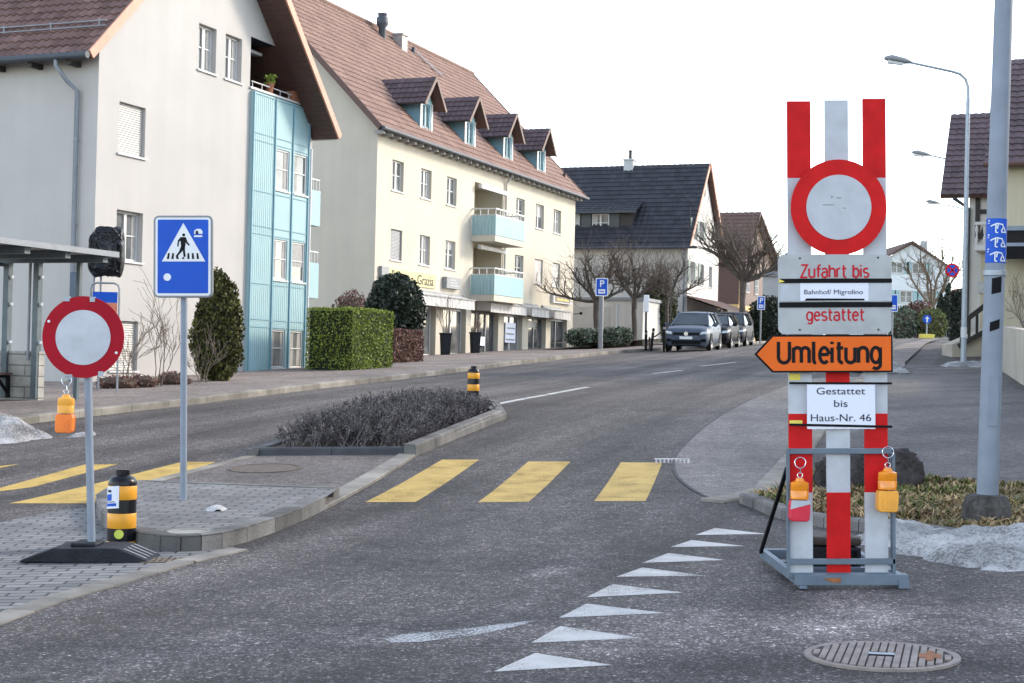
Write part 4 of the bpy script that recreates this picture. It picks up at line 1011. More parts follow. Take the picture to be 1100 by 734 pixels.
# garden wall, railing, bare shrub and snow beside it
gw = thing('garden_wall', 'weathered pale concrete garden wall below the cream house', 'wall', (13.45, 41.0, Z(13.45, 41)-.25), 0)
m = MB(); a = [(0, 0), (-2.75, -10.2), (-4.6, -17), (18, -20)]
for p, q in zip(a, a[1:]):
    P, Q = Vector((*p, 0)), Vector((*q, 0)); zp = Z(13.45+p[0], 41+p[1])-Z(13.45, 41); zq = Z(13.45+q[0], 41+q[1])-Z(13.45, 41)
    n = Vector((.96, -.27, 0))*.3 if q[0] < 1 else Vector((.13, .99, 0))*.3
    T = 1.45
    m.poly([P+Vector((0, 0, zp)), Q+Vector((0, 0, zq)), Q+Vector((0, 0, zq+T)), P+Vector((0, 0, zp+T))]); m.poly([P+n+Vector((0, 0, zp)), Q+n+Vector((0, 0, zq)), Q+n+Vector((0, 0, zq+T)), P+n+Vector((0, 0, zp+T))])
    m.poly([P+Vector((0, 0, zp+T)), Q+Vector((0, 0, zq+T)), Q+n+Vector((0, 0, zq+T)), P+n+Vector((0, 0, zp+T))])
n = Vector((.96, -.27, 0))*.3; P = Vector((0, 0, 0)); m.poly([P, P+n, P+n+Vector((0, 0, 1.45)), P+Vector((0, 0, 1.45))]); m.poly([P, P+Vector((1.6, -.5, 0)), P+Vector((1.6, -.5, 1.45)), P+Vector((0, 0, 1.45))])
m.build('wall', 'concrete_pale', gw)
sheet('garden_land', [(13.7, 41.0), (10.95, 30.75), (9.1, 24.0), (31.3, 21.1), (31.3, 41.0)], 1.12, 'verge')
uw = thing('terrace_wall', 'smooth grey terrace wall set back above the garden wall', 'wall', (14.4, 41.8, Z(14.4, 41.8)), RZ)
m = MB(); m.box(0, .25, -6, 0, 0, 2.3); m.build('wall', 'render_grey', uw)
st = thing('stair_railing', 'dark wooden stair railing climbing beside the clipped yew hedge', 'railing', (15.6, 50.2, Z(15.6, 50.2)), 0)
m = MB(); m.bar((-.55, 0, 1.05), (.9, 0, 2.2), .12, .16); m.bar((-.55, 0, .35), (.9, 0, 1.2), .12, .16)
for k in range(6): m.box(-.5+k*.26, -.42+k*.26, -.03, .03, .3+k*.17, 1.15+k*.2)
m.build('railing', 'timber_dark', st)
sb = thing('stair_block', 'pale rendered stair base under the dark railing', 'stair', (15.6, 50.4, Z(15.6, 50.4)-.1), 0)
m = MB(); m.prism([(-.7, 0), (1.1, 0), (1.1, 1.3), (-.7, .5)], 0, 1.2); m.build('stair', 'concrete_pale', sb)

# ------------------------------------------------------------------ far gable house at the end of the street
z0 = 4.3
HF = thing('distant_house', 'pale blue-grey gabled house closing the end of the street', 'house', (36.6, 152, z0), 0)
m = MB()
FWN = [(1.9, 3.2, zl(11.4), zl(12.6)), (4.1, 5.4, zl(11.4), zl(12.6)), (.6, 1.9, zl(8.4), zl(9.7)), (2.9, 4.2, zl(8.4), zl(9.7)), (5.2, 6.5, zl(8.4), zl(9.7)), (2.9, 4.2, zl(5.6), zl(6.9))]
wall_panel(m, [(-1, 0), (8, 0), (8, zl(12.0)), (4.0, zl(14.4)), (-1, zl(11.6))], FWN, .15)
m.poly([(8, 0, 0), (8, 10, 0), (8, 10, zl(12)), (8, 0, zl(12))]); m.poly([(-1, 0, 0), (-1, 10, 0), (-1, 10, zl(11.6)), (-1, 0, zl(11.6))])
m.build('wall', 'far_wall', HF)
for h in FWN: window(HF, *h, curtain=False, pane='pane', sillout=.08, fw=.12)
for h in FWN[:5]:
    for s in (h[0]-.55, h[1]+.05):
        m = MB(); m.box(s, s+.5, -.06, -.003, h[2], h[3]); m.build('shutter', 'panel_blue', HF)
slope_roof(HF, (-1.6, zl(11.3)), (4.0, zl(14.75)), -.5, 10.3, 'tile_brown', th=.5, tw=.5)
slope_roof(HF, (8.6, zl(11.7)), (4.0, zl(14.75)), -.5, 10.3, 'tile_brown', th=.5, tw=.5)
m = MB(); m.box(5.6, 6.2, 2, 2.6, zl(13), zl(15)); m.build('chimney', 'render_grey', HF)
fr = thing('garden_fence', 'low grey metal garden fence at the end of the street', 'fence', (30, 118, Z(30, 118)), 0)
m = MB(); m.box(-4, 5, 0, .04, .95, 1.02)
for k in range(46): m.box(-4+k*.2, -3.96+k*.2, 0, .04, 0, .96)
m.build('fence', 'zinc', fr)

# unseen houses added on the sun side to keep the street in shade
def plain_house(o, L_, W_, e, rg, wm, rm):
    m = MB(); hs = []
    for k in range(int(L_/3)):
        for zz_ in (1.2, 4.0, 6.8):
            if zz_+1.4 < e: hs.append((1+k*3, 2.1+k*3, zz_, zz_+1.35))
    wall_panel(m, [(0, -1), (L_, -1), (L_, e), (0, e)], hs, .15)
    m.poly([(0, 0, -1), (0, -W_, -1), (0, -W_, e), (0, -W_/2, rg), (0, 0, e)]); m.poly([(L_, 0, -1), (L_, -W_, -1), (L_, -W_, e), (L_, -W_/2, rg), (L_, 0, e)]); m.poly([(0, -W_, -1), (L_, -W_, -1), (L_, -W_, e), (0, -W_, e)])
    m.v = [(x, -y if False else y, z) for x, y, z in m.v]
    m.build('wall', wm, o)
    for h in hs: window(o, *h, y=-.10, sillout=-.04)
    slope_roof(o, (.5, e-.15), (-W_/2, rg+.2), -.6, L_+.6, rm, th=.5, tw=.5, ax='x'); slope_roof(o, (-W_-.5, e-.15), (-W_/2, rg+.2), -.6, L_+.6, rm, th=.5, tw=.5, ax='x')
for (x, y, L_, e, rg, lab, wm) in ((14.2, 5.5, 13.5, 8.8, 13.2, 'unseen tall cream house added to shade the traffic island', 'render_cream'), (18.0, 20.5, 15, 8.6, 12.6, 'unseen white house added for shade beside the garden wall', 'render_white')):
    o = thing('shade_house', lab, 'house', (x, y, Z(x, y)-.1), radians(78)); plain_house(o, L_, 10, e, rg, wm, 'tile_brown')

# ------------------------------------------------------------------ bus shelter and its furniture
CR = at(125, 275, 27.0)
SHT = thing('bus_shelter', 'grey steel bus shelter with flat ribbed roof against the white house', 'bus shelter', (CR.x, CR.y, Z(CR.x, CR.y)+.115), RZ)
h = CR.z-SHT.location.z
m = MB(); m.box(-6, 0, 0, 2.6, h, h+.05); rf = m.build('roof', 'white_plate', SHT)
m = MB(); m.box(-6, .02, -.05, .03, h-.03, h+.07); m.box(-.03, .04, .03, 2.6, h-.03, h+.06); m.build('roof_edge', 'zinc', rf)
for k in range(6):
    m = MB(); x = -.25-k*1.05; m.box(x-.07, x+.07, .05, 2.6, h-.14, h-.004); m.build('beam', 'shelter_steel', SHT)
m = MB(); m.box(-6, 0, 2.3, 2.42, h-.20, h-.142); m.build('beam', 'shelter_steel', SHT)
for y, wd in ((.62, .075), (1.52, .12), (2.2, .12)):
    m = MB(); m.box(-.2-wd, -.2, y-wd/2, y+wd/2, 0, h-.14); o = m.build('post', 'shelter_steel', SHT)
    if wd > .1:
        for zz_ in (1.0, 1.7, 2.2):
            m = MB(); m.box(-.3, -.24, y-wd/2-.06, y-wd/2-.002, zz_, zz_+.05); m.build('clamp', 'steel', o)
m = MB(); m.tube([(-.28, 1.68, .7), (-.28, 1.68, h-.15)], .03, 6); m.build('post', 'zinc', SHT)
m = MB(); m.box(-6, -.9, 2.5, 2.66, -.1, 1.0); m.build('back_wall', 'board_concrete', SHT)
m = MB(); m.box(-.26, -.10, 1.45, 4.6, -.1, .86); m.build('end_wall', 'board_concrete', SHT)
bn = thing('bench', 'dark slatted bench fixed to the concrete shelter wall', 'bench', local(SHT, (-.62, 1.9, 0)), RZ)
m = MB()
for k in range(4): m.box(-.18+k*.10, -.1+k*.10, .0, 2.2, .42, .46)
m.build('seat', 'wood_brown', bn)
for y in (.12, 1.9):
    m = MB(); m.bar((-.18, y, .39), (.24, y, .39), .05); m.bar((.22, y, .39), (.22, y, 0), .06); m.bar((-.1, y, .4), (.2, y, .1), .04); m.build('leg', 'black', bn)
# bagged stop sign on two posts
bp = gp(101, 420, .115)
BG = thing('covered_stop_sign', 'bus stop sign wrapped in a crumpled black plastic bag on two thin posts', 'sign', bp)
s = 1600/bp.y
for dx in (-.06, .08):
    m = MB(); m.tube([(dx, 0, 0), (dx, 0, 2.9)], .022, 6); m.build('post', 'zinc', BG)
bm = bmesh.new(); bmesh.ops.create_icosphere(bm, subdivisions=6, radius=1)
for v in bm.verts:
    p = v.co.copy(); q = Vector([(abs(c)**.62)*(1 if c > 0 else -1) for c in p])
    tw = Vector((p.x*1.1+p.z*.9, p.y*1.2, p.z*1.0-p.x*.7)); big = noise.noise(tw*1.4+Vector((3, 1, 7)))
    f1 = 1-abs(noise.noise(Vector((tw.x*2.6, tw.y*1.6, tw.z*1.5))+Vector((9, 2, 1)))); f2 = 1-abs(noise.noise(Vector((tw.x*5.5+big, tw.y*3, tw.z*2.6)))); f3 = noise.noise(p*11)
    wr = .16*f1**3+.08*f2**3+.02*f3
    tail = max(0, p.x)*max(0, -p.z)
    v.co = Vector((q.x*.36*(1+.12*big)+.05*p.z+.10*tail, q.y*(.15+.25*wr)-.10*wr*(1 if p.y < 0 else -1), q.z*.50+.10*big*abs(p.z)-.20*tail-.07*max(0, -p.x)*max(0, p.z)+.03*f3*abs(p.z)))
me = bpy.data.meshes.new('plastic_bag'); bm.to_mesh(me); bm.free(); me.materials.append(MATS['bag_black']); me.shade_smooth()
o = bpy.data.objects.new('plastic_bag', me); C.objects.link(o); o.parent = BG; o.location = (.23, 0, 0)
o.location.z = at(114, 270, bp.y).z-bp.z; o.location.x = at(114, 270, bp.y).x-bp.x
# timetable frame
tp = gp(110, 421, .115)
TT = thing('timetable_stand', 'rounded metal timetable frame with blue and orange header', 'sign', (tp.x, tp.y+.05, tp.z))
a = at(110, 304, tp.y); h = a.z-tp.z
m = MB(); m.tube([(-.30, 0, 0), (-.30, 0, h-.12), (-.27, 0, h-.04), (-.19, 0, h), (.17, 0, h), (.25, 0, h-.04), (.28, 0, h-.12), (.28, 0, 0)], .022, 6); m.build('frame', 'zinc', TT, smooth=60)
m = MB(); m.box(-.26, .24, -.01, .01, h-.40, h-.18); m.build('header', 'blue_sign', TT)
m = MB(); m.box(-.26, .24, -.01, .01, h-.85, h-.403); m.build('panel', 'orange_plate', TT)
m = MB(); m.box(-.26, .24, -.01, .01, h-1.5, h-.853); m.build('panel', 'white_sheet', TT)
sp = at(81, 306, 29.2); SG = thing('line_sign', 'small blue-grey plate on a thin post beside the shelter post', 'sign', (sp.x, 29.2, Z(sp.x, 29.2)+.115))
h = sp.z-SG.location.z
m = MB(); m.tube([(0, 0, 0), (0, 0, h+.25)], .02, 6); m.build('post', 'zinc', SG)
m = MB(); m.box(-.10, .10, -.03, -.022, h-.25, h+.25); m.build('plate', 'steel_blue', SG)
# ------------------------------------------------------------------ plants
def leaf(mb, p, size, up=.0):
    a = Vector((rnd.gauss(0, 1), rnd.gauss(0, 1), rnd.gauss(0, 1)+up)).normalized()
    b = a.cross(Vector((rnd.gauss(0, 1), rnd.gauss(0, 1), rnd.gauss(0, 1)))).normalized()
    mb.tv = rnd.random()
    mb.poly([p-a*size, p+b*size*.55, p+a*size, p-b*size*.55])
def crown_blob(par, cx, cy, cz, rx, ry, rz, n, size, m, rough=.22, core='hedge_core', seed=1, up=0, cone=0.0):
    """leaves spread through an uneven shell round a dark core."""
    c = MB(); bm = bmesh.new(); bmesh.ops.create_icosphere(bm, subdivisions=3, radius=1)
    o3 = Vector((seed*3.1, seed*1.7, seed*5.3))
    def shp(d):
        k = 1+rough*noise.noise(d*1.8+o3)+rough*.6*noise.noise(d*4+o3)
        tap = 1-cone*max(0, d.z*.5+.5)**1.6
        return Vector((d.x*rx*k*tap, d.y*ry*k*tap, d.z*rz*(k*.5+.5)))
    bm.verts.index_update()
    vs = [shp(v.co.normalized())*.86+Vector((cx, cy, cz)) for v in bm.verts]
    c.v = [tuple(v) for v in vs]; c.f = [[v.index for v in f.verts] for f in bm.faces]; c.m = [0]*len(c.f); c.t = [.5]*len(c.f); bm.free()
    c.build('stem', core, par)
    l = MB()
    for _ in range(n):
        d = Vector((rnd.gauss(0, 1), rnd.gauss(0, 1), rnd.gauss(0, 1))).normalized()
        k = .80+.26*rnd.random()**.7
        leaf(l, shp(d)*k+Vector((cx, cy, cz)), size*(.6+.8*rnd.random()), up)
    return l.build('foliage', m, par, tint=True)
def hedge_box(par, L_, W_, Hh, n, size, m, core='hedge_core', rgh=.05):
    c = MB(); c.box(.08, L_-.08, .08, W_-.08, 0, Hh-.08); c.build('stem', core, par)
    l = MB()
    faces = [('x0', W_*Hh), ('x1', W_*Hh), ('y0', L_*Hh), ('y1', L_*Hh), ('t', L_*W_)]
    tot = sum(a for _, a in faces)
    for nm, a in faces:
        for _ in range(int(n*a/tot)):
            u, v, d = rnd.random(), rnd.random(), abs(rnd.gauss(0, rgh))
            if nm == 'x0': p = (d, u*W_, v*Hh)
            elif nm == 'x1': p = (L_-d, u*W_, v*Hh)
            elif nm == 'y0': p = (u*L_, d, v*Hh)
            elif nm == 'y1': p = (u*L_, W_-d, v*Hh)
            else: p = (u*L_, v*W_, Hh-d)
            k = .075*noise.noise(Vector(p)*1.6)
            leaf(l, Vector(p)+Vector((k, k, k)), size*(.6+.8*rnd.random()))
    return l.build('foliage', m, par, tint=True)
def on_walk(px, py, off=.115): return gp(px, py, off)

P = on_walk(233, 409); cy = thing('cypress_bush', 'tall dark columnar evergreen against the white gable wall', 'shrub', P)
crown_blob(cy, 0, 0, 1.22, .60, .58, 1.27, 7500, .048, 'leaf_cypress', .22, seed=2, up=1.2, cone=.22)
P = on_walk(379, 398); hg = thing('clipped_hedge', 'box-cut bright green hedge beside the turquoise bay', 'hedge', P, RZ)
hedge_box(hg, 2.5, 1.5, 1.72, 15000, .031, 'leaf_hedge', rgh=.04)
P = on_walk(425, 388); P = at(427, 388, 51); eb = thing('evergreen_bush', 'large round dark evergreen bush behind the clipped hedge', 'shrub', (P.x, 51, Z(P.x, 51)+.1))
crown_blob(eb, -.12, 0, 1.75, .98, 1.0, 1.22, 5200, .075, 'leaf_dark', .16, seed=5)
crown_blob(eb, 0, .1, .8, .8, .8, .9, 1500, .075, 'leaf_dark', .16, seed=6)
P = at(424, 390, 47.6); bh = thing('brown_hedge', 'low box-cut russet hedge below the round evergreen bush', 'hedge', (P.x, 47.6, Z(P.x, 47.6)+.1), RZ)
hedge_box(bh, 2.2, .8, 1.1, 3800, .05, 'leaf_brown', 'soil')
P = at(378, 330, 52.5); rb = thing('russet_bush', 'brown twiggy bush showing over the top of the clipped hedge', 'shrub', (P.x, 52.5, Z(P.x, 52.5)+.1))
crown_blob(rb, 0, 0, 1.25, .75, .75, 1.25, 2200, .05, 'leaf_brown', .2, 'soil', seed=8)

def grow(mb, p, d, L_, r, depth, spread, curl, kids, minr=.006, sides=5):
    """one branch as a wandering tapered tube, then its children."""
    n = 4; pts = [p]; rr = [r]; q = p; dd = d.normalized()
    for k in range(n):
        dd = (dd+Vector((rnd.gauss(0, curl), rnd.gauss(0, curl), rnd.gauss(0, curl)+.06))).normalized()
        q = q+dd*L_/n; pts.append(q); rr.append(max(minr, r*(1-.45*(k+1)/n)))
    mb.tube(pts, rr, sides if depth > 1 else 3, cap=False)
    if depth <= 0: return
    for k in range(kids):
        t = .35+.65*(k+1)/kids; i = min(n, int(t*n)); b = pts[i]
        nd = (dd+Vector((rnd.gauss(0, spread), rnd.gauss(0, spread), rnd.gauss(.1, spread*.8)))).normalized()
        grow(mb, b, nd, L_*(.55+.3*rnd.random()), max(minr, rr[i]*.62), depth-1, spread, curl, kids, minr, sides)
def bare_shrub(px, py, h, n, lab, seed, m='twig', spread=.5, off=.115, name='bare_shrub', pos=None):
    rnd.seed(seed); P = pos or on_walk(px, py, off); o = thing(name, lab, 'shrub', P)
    mb = MB()
    for k in range(n):
        a = rnd.random()*6.28; d = Vector((cos(a)*spread, sin(a)*spread*.6, 1))
        grow(mb, Vector((cos(a)*.08, sin(a)*.05, 0)), d, h*(.45+.25*rnd.random()), .014, 3, .45, .14, 3, .0045, 4)
    mb.build('branch', m, o); return o
bare_shrub(137, 416, 1.15, 4, 'slender leafless shrub before the lowest closed roller shutter', 3, 'bark_pale', .2)
bare_shrub(170, 415, 1.45, 4, 'tallest leafless wall shrub, between roller shutter and blue crossing sign', 9, 'bark_pale', .2)
bare_shrub(218, 411, .8, 4, 'small leafless shrub at the foot of the columnar evergreen', 14, 'twig', .4)
for px, py, s_, lab in ((126, 417, .30, 'low reddish heather clump under the roller shutter'), (152, 416, .24, 'low reddish heather clump beside the slender shrub'), (186, 413, .26, 'low reddish heather clump nearest the crossing sign pole')):
    P = on_walk(px, py); o = thing('heather', lab, 'shrub', P, group='heather clumps along the white house')
    crown_blob(o, 0, 0, .10, s_*1.5, s_, .17, 500, .03, 'leaf_brown', .2, 'soil', seed=px)

def pollard(px, Y, h, spread, lab, seed, off=.35, twigs=4, trunk=.14, tall=1.9, name='pollarded_tree', m='bark', tw='twig', up=.55, pos=None, nl=7, upright=0.0):
    rnd.seed(seed); P = pos or ground_at(px, Y, off); o = thing(name, lab, 'tree', P, group='bare pollarded street trees' if name == 'pollarded_tree' else None)
    t = MB(); t.tube([(0, 0, -.4), (.02, 0, tall*.3), (-.03, .02, tall*.65), (0, 0, tall)], [trunk*1.3, trunk, trunk*.92, trunk*1.15], 9); t.build('trunk', m, o, smooth=60)
    lb = MB(); tws = MB()
    for k in range(nl):
        a = 6.28*k/nl+rnd.gauss(0, .25); el = up+rnd.gauss(0, .2)
        d = Vector((cos(a)*cos(el), sin(a)*cos(el), sin(el))); p = Vector((0, 0, tall-.08)); pts = [p]; rr = [trunk*.62]
        L_ = spread*(.8+.4*rnd.random())
        for j in range(6):
            d = (d+Vector((rnd.gauss(0, .16), rnd.gauss(0, .16), rnd.gauss(.07, .12)))).normalized(); p = p+d*L_/6; pts.append(p); rr.append(trunk*(.60-.05*j))
            if j >= 1:
                for _ in range(2):
                    dd = (d+Vector((rnd.gauss(0, .6), rnd.gauss(0, .6), rnd.gauss(.35, .45)))).normalized()
                    grow(lb, p, dd, L_*.34*(.6+.6*rnd.random()), trunk*.28, 1, .5, .22, 3, .012, 4)
        lb.tube(pts, rr, 6, cap=True)
        for j in range(2, 7):
            for _ in range(twigs):
                dd = Vector((rnd.gauss(0, .55), rnd.gauss(0, .55), .55+upright+rnd.gauss(0, .35))).normalized()
                grow(tws, pts[j], dd, h*(.10+.16*rnd.random()), .011, 1, .55, .15, 3, .006, 3)
    lb.build('limb', m, o); tws.build('crown', tw, o); return o
pollard(640, 73, 5.2, 2.0, 'bare pollarded tree behind the parking sign', 21, up=.6, tall=2.1)
pollard(681, 74, 5.0, 1.9, 'bare pollarded tree in front of the white garage', 22, up=.6, tall=2.2)
pollard(716, 76, 5.0, 1.7, 'bare pollarded tree between garage and first parked car', 23, up=.7, trunk=.10, tall=2.2)
pollard(797, 84, 7.5, 3.0, 'big knotty bare tree with upright shoots above the parked cars', 24, off=.2, up=.62, trunk=.19, tall=3.4, twigs=5, upright=.7, nl=10, tw='twig')
# hedge-bank of low grey shrubs
bed_ = sheet('planting_land', [(1.6, 68), (4.2, 67), (9.2, 80), (9.5, 86), (5, 86)], .42, 'soil')
for px, Y, r_, lab in ((622, 68, .9, 'low grey-green shrub next to the corner of the shop house'), (637, 68.5, .8, 'low grey-green shrub just before the parking sign post'), (655, 68.5, .85, 'low grey-green shrub just past the parking sign post'), (668, 69, .75, 'low blue-grey shrub under the second pollarded tree')):
    P = ground_at(px, Y, .3); o = thing('low_shrub', lab, 'shrub', P, group='low shrubs round the parking sign')
    crown_blob(o, 0, 0, .35, r_*.72, .6, .42, 900, .06, 'leaf_grey', .2, seed=px)
P = ground_at(705, 86, 0); o = thing('ivy_column', 'dark ivy-clad evergreen beside the garage', 'shrub', P); crown_blob(o, 0, 0, 1.9, 1.2, 1.0, 1.9, 3000, .10, 'leaf_ivy', .25, seed=41)
P = ground_at(824, 92, 0); o = thing('dark_hedge', 'dark evergreen bush behind the far parking sign', 'hedge', P); crown_blob(o, 0, 0, 1.4, 1.2, .9, 1.5, 2200, .10, 'leaf_dark', .18, seed=43)
P = ground_at(1032, 66, 0); o = thing('yew_hedge', 'tall clipped dark yew hedge beside the stair railing', 'hedge', P, radians(10)); hedge_box(o, .1+.55, 1.2, 2.35, 2600, .06, 'leaf_dark')
for px, Y, h in ((1010, 125, 3.3), (1018, 120, 3.9)):
    P = ground_at(px, Y, 0); o = thing('slim_cypress', 'slim dark cypress before the distant house, ' + ('the shorter one' if h < 3.5 else 'the taller one'), 'tree', P, group='slim cypresses by the distant house')
    m = MB(); m.tube([(0, 0, 0), (0, 0, 1)], .08, 6); m.build('trunk', 'bark', o); crown_blob(o, 0, 0, h*.55, .62, .62, h*.55, 1500, .11, 'leaf_dark', .15, seed=px, up=1, cone=.6)
for px, Y, r_, lab, mm in ((968, 118, 1.6, 'pale green arching evergreen clump by the garden fence', 'leaf_grey'), (1000, 118, 1.5, 'yellow-green arching shrub under the bare birch', 'leaf_dull'), (985, 122, 1.9, 'russet leafless bush before the distant house', 'leaf_brown')):
    P = ground_at(px, Y, 0); o = thing('garden_shrub', lab, 'shrub', P); crown_blob(o, 0, 0, r_*.75, r_*.8, .9, r_*.8, 1600, .12, mm, .25, 'soil', seed=px+1)
pollard(1001, 128, 9, 4.6, 'tall slender bare tree in front of the distant house', 31, off=0, twigs=3, trunk=.18, tall=2.6, name='bare_tree', up=1.05, nl=6, m='bark_pale', tw='bark_pale')
rnd.seed(77)
bs = bare_shrub(1088, 0, 1.15, 9, 'leafless climber in front of the grey terrace wall', 51, 'twig', .8, pos=Vector((14.05, 40.4, Z(14.05, 40.4)+1.0)))

# twiggy dwarf shrubs filling the island bed
rnd.seed(5)
pl = thing('dwarf_shrub_bed', 'dense low purple-grey leafless shrubs filling the traffic island bed', 'shrub', (-1.6, 21, Z(-1.6, 21)))
poly = [(-2.95, 18.95), (-1.3, 18.85), (-.42, 23.2), (-.45, 24.6), (-1.0, 25.0), (-1.75, 24.6), (-2.35, 22.3)]
def inside(x, y, P):
    c = False
    for (a, b), (p, q) in zip(P, P[1:]+P[:1]):
        if (b > y) != (q > y) and x < (p-a)*(y-b)/(q-b)+a: c = not c
    return c
m = MB(); cnt = 0
while cnt < 2600:
    x, y = rnd.uniform(-3.1, -.2), rnd.uniform(18.8, 25.1)
    if not inside(x, y, poly): continue
    cnt += 1; b = Vector((x+1.6, y-21, Z(x, y)+.08-Z(-1.6, 21)))
    ed = min(1, .62+1.1*min(hypot(x-a-(p-a)*t_, y-b_-(q-b_)*t_) for (a, b_), (p, q) in zip(poly, poly[1:]+poly[:1]) for t_ in (max(0, min(1, ((x-a)*(p-a)+(y-b_)*(q-b_))/((p-a)**2+(q-b_)**2))),)))
    hh = (.31+.13*noise.noise(Vector((x*1.7, y*1.7, 0)))+.06*rnd.random())*(.92 if y > 23.5 else 1.12)*ed
    d = Vector((rnd.gauss(0, .45), rnd.gauss(0, .45), 1)).normalized(); top = b+d*hh
    m.tv = rnd.random(); m.tube([b, b+d*hh*.55+Vector((rnd.gauss(0, .015), rnd.gauss(0, .015), 0)), top], [.006, .005, .003], 3, cap=False)
    for k in range(12):
        q = b+d*hh*(.3+.7*rnd.random()); dd = (d+Vector((rnd.gauss(0, .7), rnd.gauss(0, .7), rnd.gauss(0, .4)))).normalized()
        m.tv = rnd.random(); e = q+dd*(.03+.05*rnd.random()); sd = dd.cross(Vector((rnd.random(), rnd.random(), rnd.random()))).normalized()*.006
        m.poly([q-sd, q+sd, e+sd*.4, e-sd*.4])
        leaf(m, e, .010+.008*rnd.random()); leaf(m, q, .012)
m.build('foliage', 'twig_purple', pl, tint=True)
# dry winter grass on the verge and scraps along the bed
rnd.seed(8); m = MB(); cnt = 0
def blades(cond, n, box, off, hmin, hmax):
    c = 0
    while c < n:
        x, y = rnd.uniform(box[0], box[1]), rnd.uniform(box[2], box[3])
        if not inside(x, y, cond): continue
        c += 1; z = Z(x, y)+off; k = noise.noise(Vector((x*2.2, y*2.2, 3)))
        if k < -.25 and rnd.random() < .75: continue
        h = rnd.uniform(hmin, hmax)*(1+.6*k); a = rnd.random()*6.28; b = rnd.gauss(0, 2.4)
        p = Vector((x, y, z)); t = p+Vector((cos(a)*h*abs(b), sin(a)*h*abs(b), h)); sd = Vector((-sin(a), cos(a), 0))*.0085
        q = (p+t)/2+Vector((0, 0, h*.25)); m.tv = rnd.random(); m.mi = 1 if (rnd.random() < (.75 if k > .1 and y > 13.2 else .12)) else 0
        m.poly([p-sd, p+sd, q+sd*.8, q-sd*.8]); m.poly([q-sd*.8, q+sd*.8, t])
blades(bed, 26000, (2.3, 8.5, 9.0, 16.3), .075, .012, .06)
gr = m.build('grass', ['blade_dry', 'blade_green'], None, tint=True); gr['kind'] = 'stuff'

# ------------------------------------------------------------------ snow and rock
def mound(name, poly, hh, wid, seed, step=.06, off=0.0, kind='stuff', rag=.5):
    xs = [p[0] for p in poly]; ys = [p[1] for p in poly]; o3 = Vector((seed, seed*2.3, 0))
    def dist(x, y):
        d = 1e9
        for (a, b), (p, q) in zip(poly, poly[1:]+poly[:1]):
            vx, vy = p-a, q-b; t = max(0, min(1, ((x-a)*vx+(y-b)*vy)/(vx*vx+vy*vy+1e-9))); d = min(d, hypot(x-a-t*vx, y-b-t*vy))
        return d if inside(x, y, poly) else -d
    nx, ny = int((max(xs)-min(xs))/step)+4, int((max(ys)-min(ys))/step)+4; V = {}; m = MB()
    for j in range(ny):
        for i in range(nx):
            x, y = min(xs)-step*1.5+i*step, min(ys)-step*1.5+j*step
            d = dist(x, y)+rag*.25*noise.noise(Vector((x*2.5, y*2.5, 0))+o3)+rag*.10*noise.noise(Vector((x*8, y*8, 1))+o3)
            t = max(-.3, min(1, d/wid)); e = sin(t*pi/2) if t > 0 else t*.5
            n = .62+.5*noise.noise(Vector((x*1.8, y*1.8, 5))+o3)+.22*noise.noise(Vector((x*6, y*6, 2))+o3)+.14*noise.noise(Vector((x*15, y*15, 2))+o3)
            if t <= -.3: continue
            V[i, j] = len(m.v); m.v.append((x, y, Z(x, y)+off+hh*e*max(.12, n)-.012))
    for (i, j) in list(V):
        q = [(i, j), (i+1, j), (i+1, j+1), (i, j+1)]
        if all(k in V for k in q): m.face([V[k] for k in q])
    o = m.build(name, 'snow', None, smooth=180)
    if kind: o['kind'] = kind
    return o
mound('snow', [(2.65, 11.5), (2.82, 10.75), (3.12, 10.05), (3.65, 9.45), (4.6, 8.85), (6.5, 8.3), (8.5, 8.1), (8.5, 9.5), (6.3, 10.0), (4.5, 10.95), (3.6, 11.7), (3.1, 12.1)], .21, .38, 3.0, .04, rag=.8)
mound('snow', [(-9.6, 20.0), (-7.9, 20.1), (-6.75, 20.5), (-6.5, 21.2), (-7.0, 22.0), (-7.6, 22.55), (-8.6, 22.6), (-9.6, 22.5)], .46, .7, 9.0, .06, rag=.8)
mound('snow', [(-6.3, 21.2), (-6.0, 21.25), (-6.0, 21.5), (-6.3, 21.45)], .12, .12, 12, .04)
mound('snow', [(9.3, 39.2), (10.4, 38.9), (10.9, 41.5), (10.2, 41.9)], .30, .5, 15, .12, off=.05)
mound('snow', [(12.6, 43.2), (14.3, 43.0), (14.6, 44.6), (12.8, 44.7)], .22, .4, 18, .12)
mound('snow', [(-2.62, 12.92), (-2.5, 12.88), (-2.45, 13.05), (-2.6, 13.08)], .07, .06, 21, .03, off=.12)
mound('snow', [(13.95, 40.9), (15.0, 40.6), (15.1, 41.2), (14.1, 41.5)], .2, .2, 22, .1, off=1.3)
P = at(930, 527, 15.1); rk = thing('boulder', 'dark purplish rough boulder on the grass behind the trestle', 'boulder', (P.x, 15.1, Z(P.x, 15.1)+.05))
bm = bmesh.new(); bmesh.ops.create_icosphere(bm, subdivisions=5, radius=1)
for v in bm.verts:
    p = v.co.copy(); q = Vector([(abs(c)**.7)*(1 if c > 0 else -1) for c in p]); k = 1+.16*noise.noise(p*1.7+Vector((4, 4, 1)))+.08*noise.noise(p*5)+.04*noise.noise(p*13)
    v.co = Vector((q.x*.53*k, q.y*.30*k, q.z*.28*k+.10+.05*p.x))
me = bpy.data.meshes.new('stone'); bm.to_mesh(me); bm.free(); me.materials.append(MATS['rock']); me.shade_smooth(); o = bpy.data.objects.new('stone', me); C.objects.link(o); o.parent = rk
